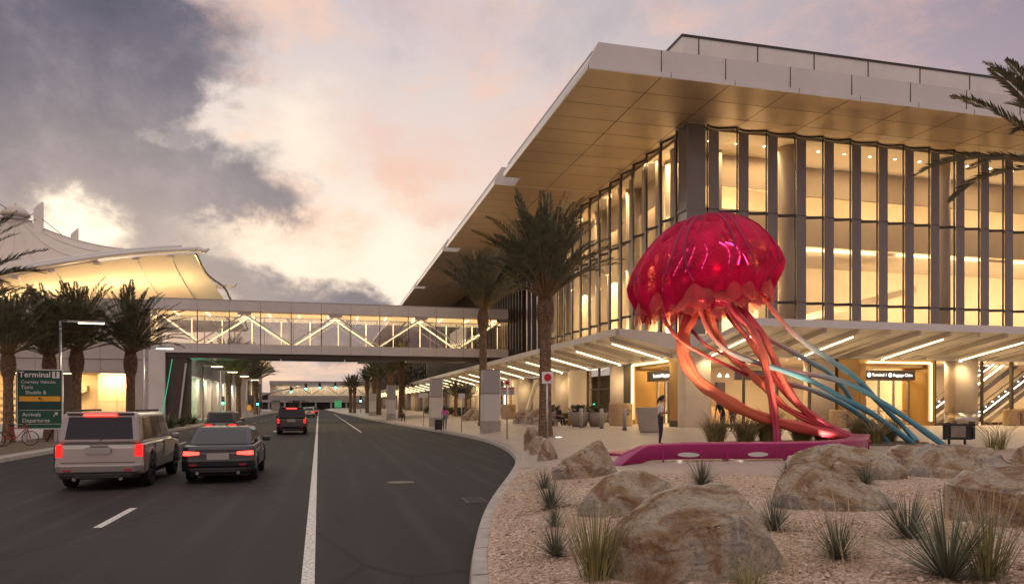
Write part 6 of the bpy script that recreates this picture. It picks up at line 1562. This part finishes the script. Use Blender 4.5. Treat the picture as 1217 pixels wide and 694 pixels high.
        for sx in (-1, 1):
            z0, z1 = hs-.25, hs-.14
            MB().hexa([(sx*hw*.50,-.014,z0+.02),(sx*hw*.80,-.012,z0),(sx*hw*.945,.09,z0),(sx*hw*.945,.2,z0),(sx*hw*.50,.2,z0+.02)], [(sx*hw*.50,.0,z1-.02),(sx*hw*.80,.004,z1),(sx*hw*.93,.10,z1),(sx*hw*.93,.2,z1),(sx*hw*.50,.2,z1-.02)]).build('tail_light', 'tail_light_bright' if kind == 'sedan' else 'tail_light', V, bevel=.012)
        MB().box(-hw*.48, hw*.48, -.018, .08, hs-.21, hs-.18).build('chrome_strip', 'chrome', V)
        pz = .62 if kind == 'sedan' else .75
    MB().hexa([(-hw*.93,.10,.42),(-hw*.78,-.05,.42),(hw*.78,-.05,.42),(hw*.93,.10,.42),(hw*.93,.4,.42),(-hw*.93,.4,.42)], [(-hw*.95,.09,.62),(-hw*.79,-.06,.62),(hw*.79,-.06,.62),(hw*.95,.09,.62),(hw*.95,.4,.62),(-hw*.95,.4,.62)]).build('bumper', body_mat, V, bevel=.04, seg=3); MB().hexa([(-hw*.86,.12,.27),(-hw*.72,-.02,.27),(hw*.72,-.02,.27),(hw*.86,.12,.27),(hw*.86,.4,.27),(-hw*.86,.4,.27)], [(-hw*.91,.105,.418),(-hw*.77,-.04,.418),(hw*.77,-.04,.418),(hw*.91,.105,.418),(hw*.91,.4,.418),(-hw*.91,.4,.418)]).build('lower_bumper', 'trim_black', V, bevel=.04)
    for sx in (-1, 1): MB().box(sx*hw*.66-.09, sx*hw*.66+.09, -.066, .0, .47, .51).build('reflector', 'red_paint', V)
    if kind != 'sedan':
        b = MB(); zs = hs-.06; b.box(-hw*.80, hw*.80, -.012, .06, .665, .677); b.build('tailgate_seam', 'joint', V); MB().box(-.20, .20, -.03, .05, pz+.19, pz+.225).build('tailgate_handle', 'chrome', V); MB().beam((0,-.02+base[0]+.09,hs+.06), (.34,-.02+base[0]+.17,hs+.22), .02, .02).build('wiper', 'trim_black', V)
    else: MB().box(-hw*.62, hw*.62, -.012, .05, hs-.115, hs-.103).build('boot_seam', 'joint', V)
    MB().box(-hw*.5, hw*.5, -.082, .1, .30, .38).build('diffuser', 'trim_black', V)
    MB().box(-.27, .27, -.045, .01, pz, pz+.15).build('number_plate', 'plate_white', V)
    for sx in (-1, 1):
        MB().obox((sx*(hw+.10), base[1]-.55, hs+.06), (.22,.16,.15), 0).build('mirror', body_mat, V, bevel=.04)
        a, c = sorted((sx*hw*.62, sx*hw*.94)); MB().box(a, c, L-.22, L+.005, .70, .84).build('headlight', 'plate_white', V, bevel=.03)
        x = sx*(hw*.985)
        for y in ((base[0]+.15, base[0]+1.35, base[0]+2.45) if kind != 'sedan' else (1.15, 2.25, 3.3)): MB().box(x-.012, x+.012, y-.006, y+.006, .42, hs-.05).build('door_seam', 'joint', V)
        for y in (base[0]+1.2, base[0]+2.3): MB().box(x-.02, x+.02, y-.1, y+.1, hs-.17, hs-.13).build('door_handle', 'chrome', V)
    for sx in ((-.5, .5) if kind != 'wagon' else (.5,)):
        b = MB(); b.lathe([(.04,0),(.045,.12)], 10); bmesh.ops.transform(b.bm, verts=b.bm.verts, matrix=Matrix.Translation((sx, .05, .28)) @ Matrix.Rotation(R(90),4,'X')); b.build('exhaust', 'chrome', V)
    return V
def put(v, x, y, rz=.6): v.location = (x, y, .004); v.rotation_euler.z = R(rz); return v
paint('paint_silver', (.36,.34,.325), .45); paint('paint_charcoal', (.035,.038,.046), .5); paint('paint_black', (.016,.015,.017), .4); paint('paint_graphite', (.06,.06,.066), .5); paint('paint_white', (.7,.69,.67), .1)
put(vehicle('suv', 'silver sport utility vehicle in the left lane passing the green sign', 'SUV', 'paint_silver', 'suv'), -5.3, 19.4)
put(vehicle('sedan', 'charcoal sedan in the middle lane with bright slim tail lights', 'car', 'paint_charcoal', 'sedan'), -2.75, 20.4, 1)
put(vehicle('suv', 'dark red lit black sport utility vehicle ahead braking beside the white line', 'SUV', 'paint_black', 'suv'), -2.35, 52.5)
put(vehicle('car', 'dark wagon further ahead in the left lane by the shrubs', 'car', 'paint_graphite', 'wagon'), -6.2, 47)
put(vehicle('car', 'distant white car far beyond the black utility vehicle', 'car', 'paint_white', 'wagon'), -2.9, 128)
put(vehicle('car', 'distant dark car just left of the far white line', 'car', 'paint_graphite', 'wagon'), -2.6, 150)
put(vehicle('car', 'distant car with red tail lights under the far bridge', 'car', 'paint_black', 'wagon'), -3.3, 205)

# ------------------------------------------------------------------ people
def person(label, pose, clothes, loc, rz=0, s=1.0, hair='hair_black', hair_style='short', skin='skin_tone', group=None):
    """pose: joints in metres for a 1.7 m figure facing -y; clothes: material for (torso, upper arm, forearm, thigh, shin, foot)"""
    P = thing('person', label, 'person', (0,0,0), group)
    J = dict(pelvis=(0,0,.93), waist=(0,0,1.08), chest=(0,0,1.30), neck=(0,0,1.46), head0=(0,-.01,1.53),
             shL=(.17,0,1.40), elL=(.22,.02,1.13), wrL=(.22,-.04,.88), shR=(-.17,0,1.40), elR=(-.22,.02,1.13), wrR=(-.22,-.04,.88),
             hpL=(.09,0,.90), knL=(.10,-.01,.49), anL=(.10,.02,.08), toL=(.11,-.15,.04), hpR=(-.09,0,.90), knR=(-.10,-.01,.49), anR=(-.10,.02,.08), toR=(-.11,-.15,.04))
    J.update({k: v for k, v in pose.items() if k[0] != '_'})
    rad = dict(pelvis=.145, waist=.125, chest=.145, neck=.058, head0=.055, shL=.07, elL=.043, wrL=.03, hpL=.095, knL=.06, anL=.042, toL=.035)
    for k in list(rad):
        if k.endswith('L'): rad[k[:-1]+'R'] = rad[k]
    names = list(J); idx = {n: i for i, n in enumerate(names)}
    E_ = [('pelvis','waist'),('waist','chest'),('chest','neck'),('neck','head0')]
    for d in 'LR': E_ += [('chest','sh'+d),('sh'+d,'el'+d),('el'+d,'wr'+d),('pelvis','hp'+d),('hp'+d,'kn'+d),('kn'+d,'an'+d),('an'+d,'to'+d)]
    me = bpy.data.meshes.new('body'); me.from_pydata([J[n] for n in names], [(idx[a], idx[c]) for a, c in E_], []); ob = bpy.data.objects.new('tmp', me); COL.objects.link(ob)
    sk = ob.modifiers.new('skin', 'SKIN'); sk.use_smooth_shade = True
    for n in names:
        v = me.skin_vertices[0].data[idx[n]]; r = rad[n]
        v.radius = (r*1.12, r*.80) if n in ('pelvis','waist','chest') else (r, r); v.use_root = (n == 'pelvis')
    ss = ob.modifiers.new('sub', 'SUBSURF'); ss.levels = 2
    dg = bpy.context.evaluated_depsgraph_get(); em = bpy.data.meshes.new_from_object(ob.evaluated_get(dg)); bpy.data.objects.remove(ob)
    bm = bmesh.new(); bm.from_mesh(em)
    tor, uarm, farm, th, shn, ft = clothes; mats = [tor, uarm, farm, th, shn, ft, skin]; ml = list(dict.fromkeys(mats))
    seg = [(J['pelvis'],J['waist'],th if True else tor,.03),(J['waist'],J['chest'],tor,0),(J['chest'],J['neck'],tor,0),(J['neck'],J['head0'],skin,0)]
    for d in 'LR': seg += [(J['chest'],J['sh'+d],tor,0),(J['sh'+d],J['el'+d],uarm,0),(J['el'+d],J['wr'+d],farm,0),(J['hp'+d],J['kn'+d],th,0),(J['kn'+d],J['an'+d],shn,0),(J['an'+d],J['to'+d],ft,0)]
    def near(c):
        best = None
        for a, e, m, w in seg:
            a, e = Vector(a), Vector(e); d = e-a; t = max(0, min(1, (c-a).dot(d)/max(1e-6, d.length_squared))); q = (a+d*t-c).length
            if best is None or q < best[0]: best = (q, m)
        return best[1]
    for f in bm.faces: f.material_index = ml.index(near(f.calc_center_median())); f.smooth = True
    # head with brow, nose, chin and ears, facing -y (or where pose says)
    hd = Vector(J['head0']); look = Vector(pose.get('_look', (0,-1,-.1))).normalized(); up = (Vector((0,0,1))-look*look.z).normalized(); rt = look.cross(up)
    hc = hd + up*.11 + look*.02
    tmp = bmesh.new(); bmesh.ops.create_uvsphere(tmp, u_segments=18, v_segments=14, radius=1)
    for v in tmp.verts:
        x, y, z = v.co; X = x*.073*(1-.10*max(0,-z)); Y = y*.092; Z = z*.118
        if y > .3: Y += .012*math.exp(-((x/.22)**2+((z+.12)/.30)**2))*1.8; Y += .010*math.exp(-((x/.5)**2+((z+.75)/.25)**2)); Y -= .006*math.exp(-(((abs(x)-.38)/.2)**2+((z-.05)/.15)**2))
        if abs(x) > .9: X += math.copysign(.012*math.exp(-((y/.25)**2+(z/.3)**2)), x)
        v.co = hc + rt*X + look*Y + up*Z
    tmp.faces.ensure_lookup_table()
    mm = {v: bm.verts.new(v.co) for v in tmp.verts}
    for f in tmp.faces:
        nf = bm.faces.new([mm[v] for v in f.verts]); nf.material_index = ml.index(skin); nf.smooth = True
    tmp.free()
    # hands: palm, four fingers and a thumb each
    for d, sg in (('L',1),('R',-1)):
        w = Vector(J['wr'+d]); fd = (w-Vector(J['el'+d])).normalized(); sd = fd.cross(Vector((0,0,1)))
        sd = sd.normalized() if sd.length > .1 else Vector((0,-1,0)); nr = sd.cross(fd).normalized()
        hb = MB(); hb.bm.free(); hb.bm = bm; f0 = len(bm.faces)
        hb.tube([w-fd*.02, w+fd*.04, w+fd*.085], [.030,.040,.036], 8, .5)
        for k in range(4):
            o = w+fd*.08+sd*(k-1.5)*.020; l = (.058,.072,.068,.052)[k]; hb.tube([o, o+fd*l*.55-nr*.012*0+Vector((0,0,-.004)), o+fd*l*.9-nr*.02], [.0095,.0088,.006], 6)
        o = w+fd*.02+sd*-.036; hb.tube([o, o+fd*.03-sd*.022, o+fd*.062-sd*.024], [.011,.010,.006], 6)
        bm.faces.ensure_lookup_table()
        for f in bm.faces[f0:]: f.material_index = ml.index(skin); f.smooth = True
    em.materials.clear()
    for m in ml: em.materials.append(MAT[m])
    bm.to_mesh(em); bm.free(); em.name = 'body'
    bo = bpy.data.objects.new('body', em); COL.objects.link(bo); bo.parent = P
    # eyes and hair
    for sx in (-1, 1):
        b = MB(); b.lathe([(.001,-.008),(.009,0),(.001,.008)], 8, tuple(hc+rt*.030*sx+look*.080+up*.012), cap=False); b.build('eye', 'hair_black', bo, fix=True)
    b = MB(); bmesh.ops.create_uvsphere(b.bm, u_segments=18, v_segments=14, radius=1)
    for v in list(b.bm.verts):
        x, y, z = v.co
        if y > .25 and z < .45 or z < -.55 and hair_style == 'short' or z < -.25 and y > -.1: b.bm.verts.remove(v); continue
        v.co = hc + rt*x*.082 + look*(y*.101-.004) + up*(z*.126+.004)
    if hair_style in ('ponytail', 'long'):
        bk = hc-look*.085; pts = [bk+up*.05, bk-look*.03-up*.04, bk-look*.025-up*.16, bk-look*.0-up*.27]
        b.tube(pts, [.03,.042,.036,.010] if hair_style == 'ponytail' else [.07,.085,.07,.03], 9, 1 if hair_style == 'ponytail' else .6)
    b.build('hair', hair, bo, smooth=True, solid=.004, fix=False)
    P.location = loc; P.rotation_euler.z = rz; P.scale = (s,s,s); return P
M('cloth_white', (.70,.68,.66), .85, 0, .08, 8); M('cloth_navy', (.028,.026,.045), .85, 0, .15, 8); M('cloth_black', (.018,.018,.02), .85); M('cloth_olive', (.10,.095,.07), .85, 0, .15, 6)
M('cloth_pink', (.50,.12,.34), .85, 0, .12, 8); M('cloth_denim', (.12,.15,.21), .85, 0, .15, 8); M('shoe_black', (.015,.014,.014), .5); M('cloth_rust', (.42,.17,.05), .8); M('cloth_cream', (.62,.55,.46), .85)
phone = dict(elL=(.23,.0,1.16), wrL=(.09,-.24,1.12), elR=(-.23,.0,1.16), wrR=(-.05,-.26,1.14), anR=(-.08,.05,.08), toR=(-.09,-.12,.04), _look=(0,-1,-.42))
w = person('woman in white tee and dark trousers standing behind the bench looking at a phone', phone, ('cloth_white','cloth_white','skin_tone','cloth_navy','cloth_navy','shoe_black'), (11.25, 23.4, gz(11.25,23.4)), R(72), 1.0, 'hair_black', 'ponytail')
ph = MB().obox((11.25+.27, 23.4+.10, gz(11.25,23.4)+1.17), (.015,.075,.15), R(-16), R(12)).build('phone', 'black_paint', loc=(11.52,23.5,1.8), bevel=.004); tag(ph, 'dark phone held up by the standing woman in white', 'phone')
person('man in dark tee leaning forward by the shop window', dict(waist=(0,-.03,1.08), chest=(0,-.16,1.27), neck=(0,-.25,1.40), head0=(0,-.30,1.45), shL=(.18,-.20,1.36), elL=(.2,-.26,1.10), wrL=(.2,-.32,.86), shR=(-.18,-.20,1.36), elR=(-.2,-.26,1.10), wrR=(-.2,-.30,.86), _look=(0,-1,-.15)), ('cloth_black','cloth_black','skin_tone','cloth_navy','cloth_navy','shoe_black'), (19.6, 33.6, .65), R(-80), 1.02, 'hair_black')
person('person in olive clothes standing beside the leaning man', dict(chest=(0,-.03,1.30), _look=(0,-1,-.2)), ('cloth_olive','cloth_olive','cloth_olive','cloth_olive','cloth_navy','shoe_black'), (20.3, 33.8, .65), R(-70), .97, 'hair_brown', 'long')
walk = dict(knL=(.10,-.12,.50), anL=(.10,-.16,.09), toL=(.11,-.32,.05), knR=(-.10,.06,.49), anR=(-.10,.26,.14), toR=(-.11,.16,.06), elL=(.22,.10,1.14), wrL=(.22,.10,.90), elR=(-.22,-.03,1.13), wrR=(-.2,-.16,.95))
person('person in pink top and jeans walking away beside a black suitcase', walk, ('cloth_pink','cloth_pink','skin_tone','cloth_denim','cloth_denim','shoe_black'), (8.45, 53.6, gz(8.45,53.6)), R(165), 1.02, 'hair_brown', 'long')
person('person in black sitting far down the pavement near the palms', dict(walk), ('cloth_cream','cloth_black','skin_tone','cloth_black','cloth_black','shoe_black'), (7.65, 76, gz(7.65,76)), R(30), .9, 'hair_black')
sit = dict(pelvis=(0,0,.50), waist=(0,-.02,.65), chest=(0,-.06,.86), neck=(0,-.08,1.02), head0=(0,-.10,1.09), shL=(.17,-.06,.96), elL=(.22,-.10,.70), wrL=(.12,-.32,.62), shR=(-.17,-.06,.96), elR=(-.22,-.10,.70), wrR=(-.12,-.32,.62),
           hpL=(.09,-.02,.48), knL=(.12,-.44,.50), anL=(.12,-.44,.09), toL=(.12,-.60,.04), hpR=(-.09,-.02,.48), knR=(-.12,-.44,.50), anR=(-.12,-.44,.09), toR=(-.12,-.60,.04))
person('seated traveller in dark top on the left by the planter', sit, ('cloth_navy','cloth_navy','skin_tone','cloth_black','cloth_black','shoe_black'), (15.05, 46.9, .65), R(25), 1.05, 'hair_black', 'long', group=None)
person('seated traveller in cream clothes beside the orange suitcase', sit, ('cloth_cream','cloth_cream','skin_tone','cloth_cream','cloth_cream','shoe_black'), (16.0, 46.7, .65), R(-30), 1.05, 'hair_brown')
def seats():
    t = thing('plaza_bench', 'low stone bench under the two seated travellers', 'bench', (15.5, 47.0, .65)); MB().box(14.6, 16.5, 46.75, 47.25, 1.0, 1.12).build('seat', 'stone_wall', t, bevel=.02)
    for x in (14.9, 16.2): MB().box(x-.12, x+.12, 46.85, 47.15, .6, .998).build('leg', 'stone_wall', t)
    s = thing('suitcase', 'rust orange suitcase in front of the seated travellers', 'suitcase', (15.75, 45.9, .65)); MB().box(15.45, 16.05, 45.75, 46.05, .72, 1.42).build('case', 'cloth_rust', s, bevel=.06)
    for x in (15.55, 15.95): MB().lathe([(.035,0),(.035,.07)], 8, (x, 45.9, .65)).build('wheel', 'rubber', s)
    MB().tube([(15.65,46,1.4),(15.65,46,1.55),(15.85,46,1.55),(15.85,46,1.4)], .012, 6).build('handle', 'dark_metal', s)
seats()
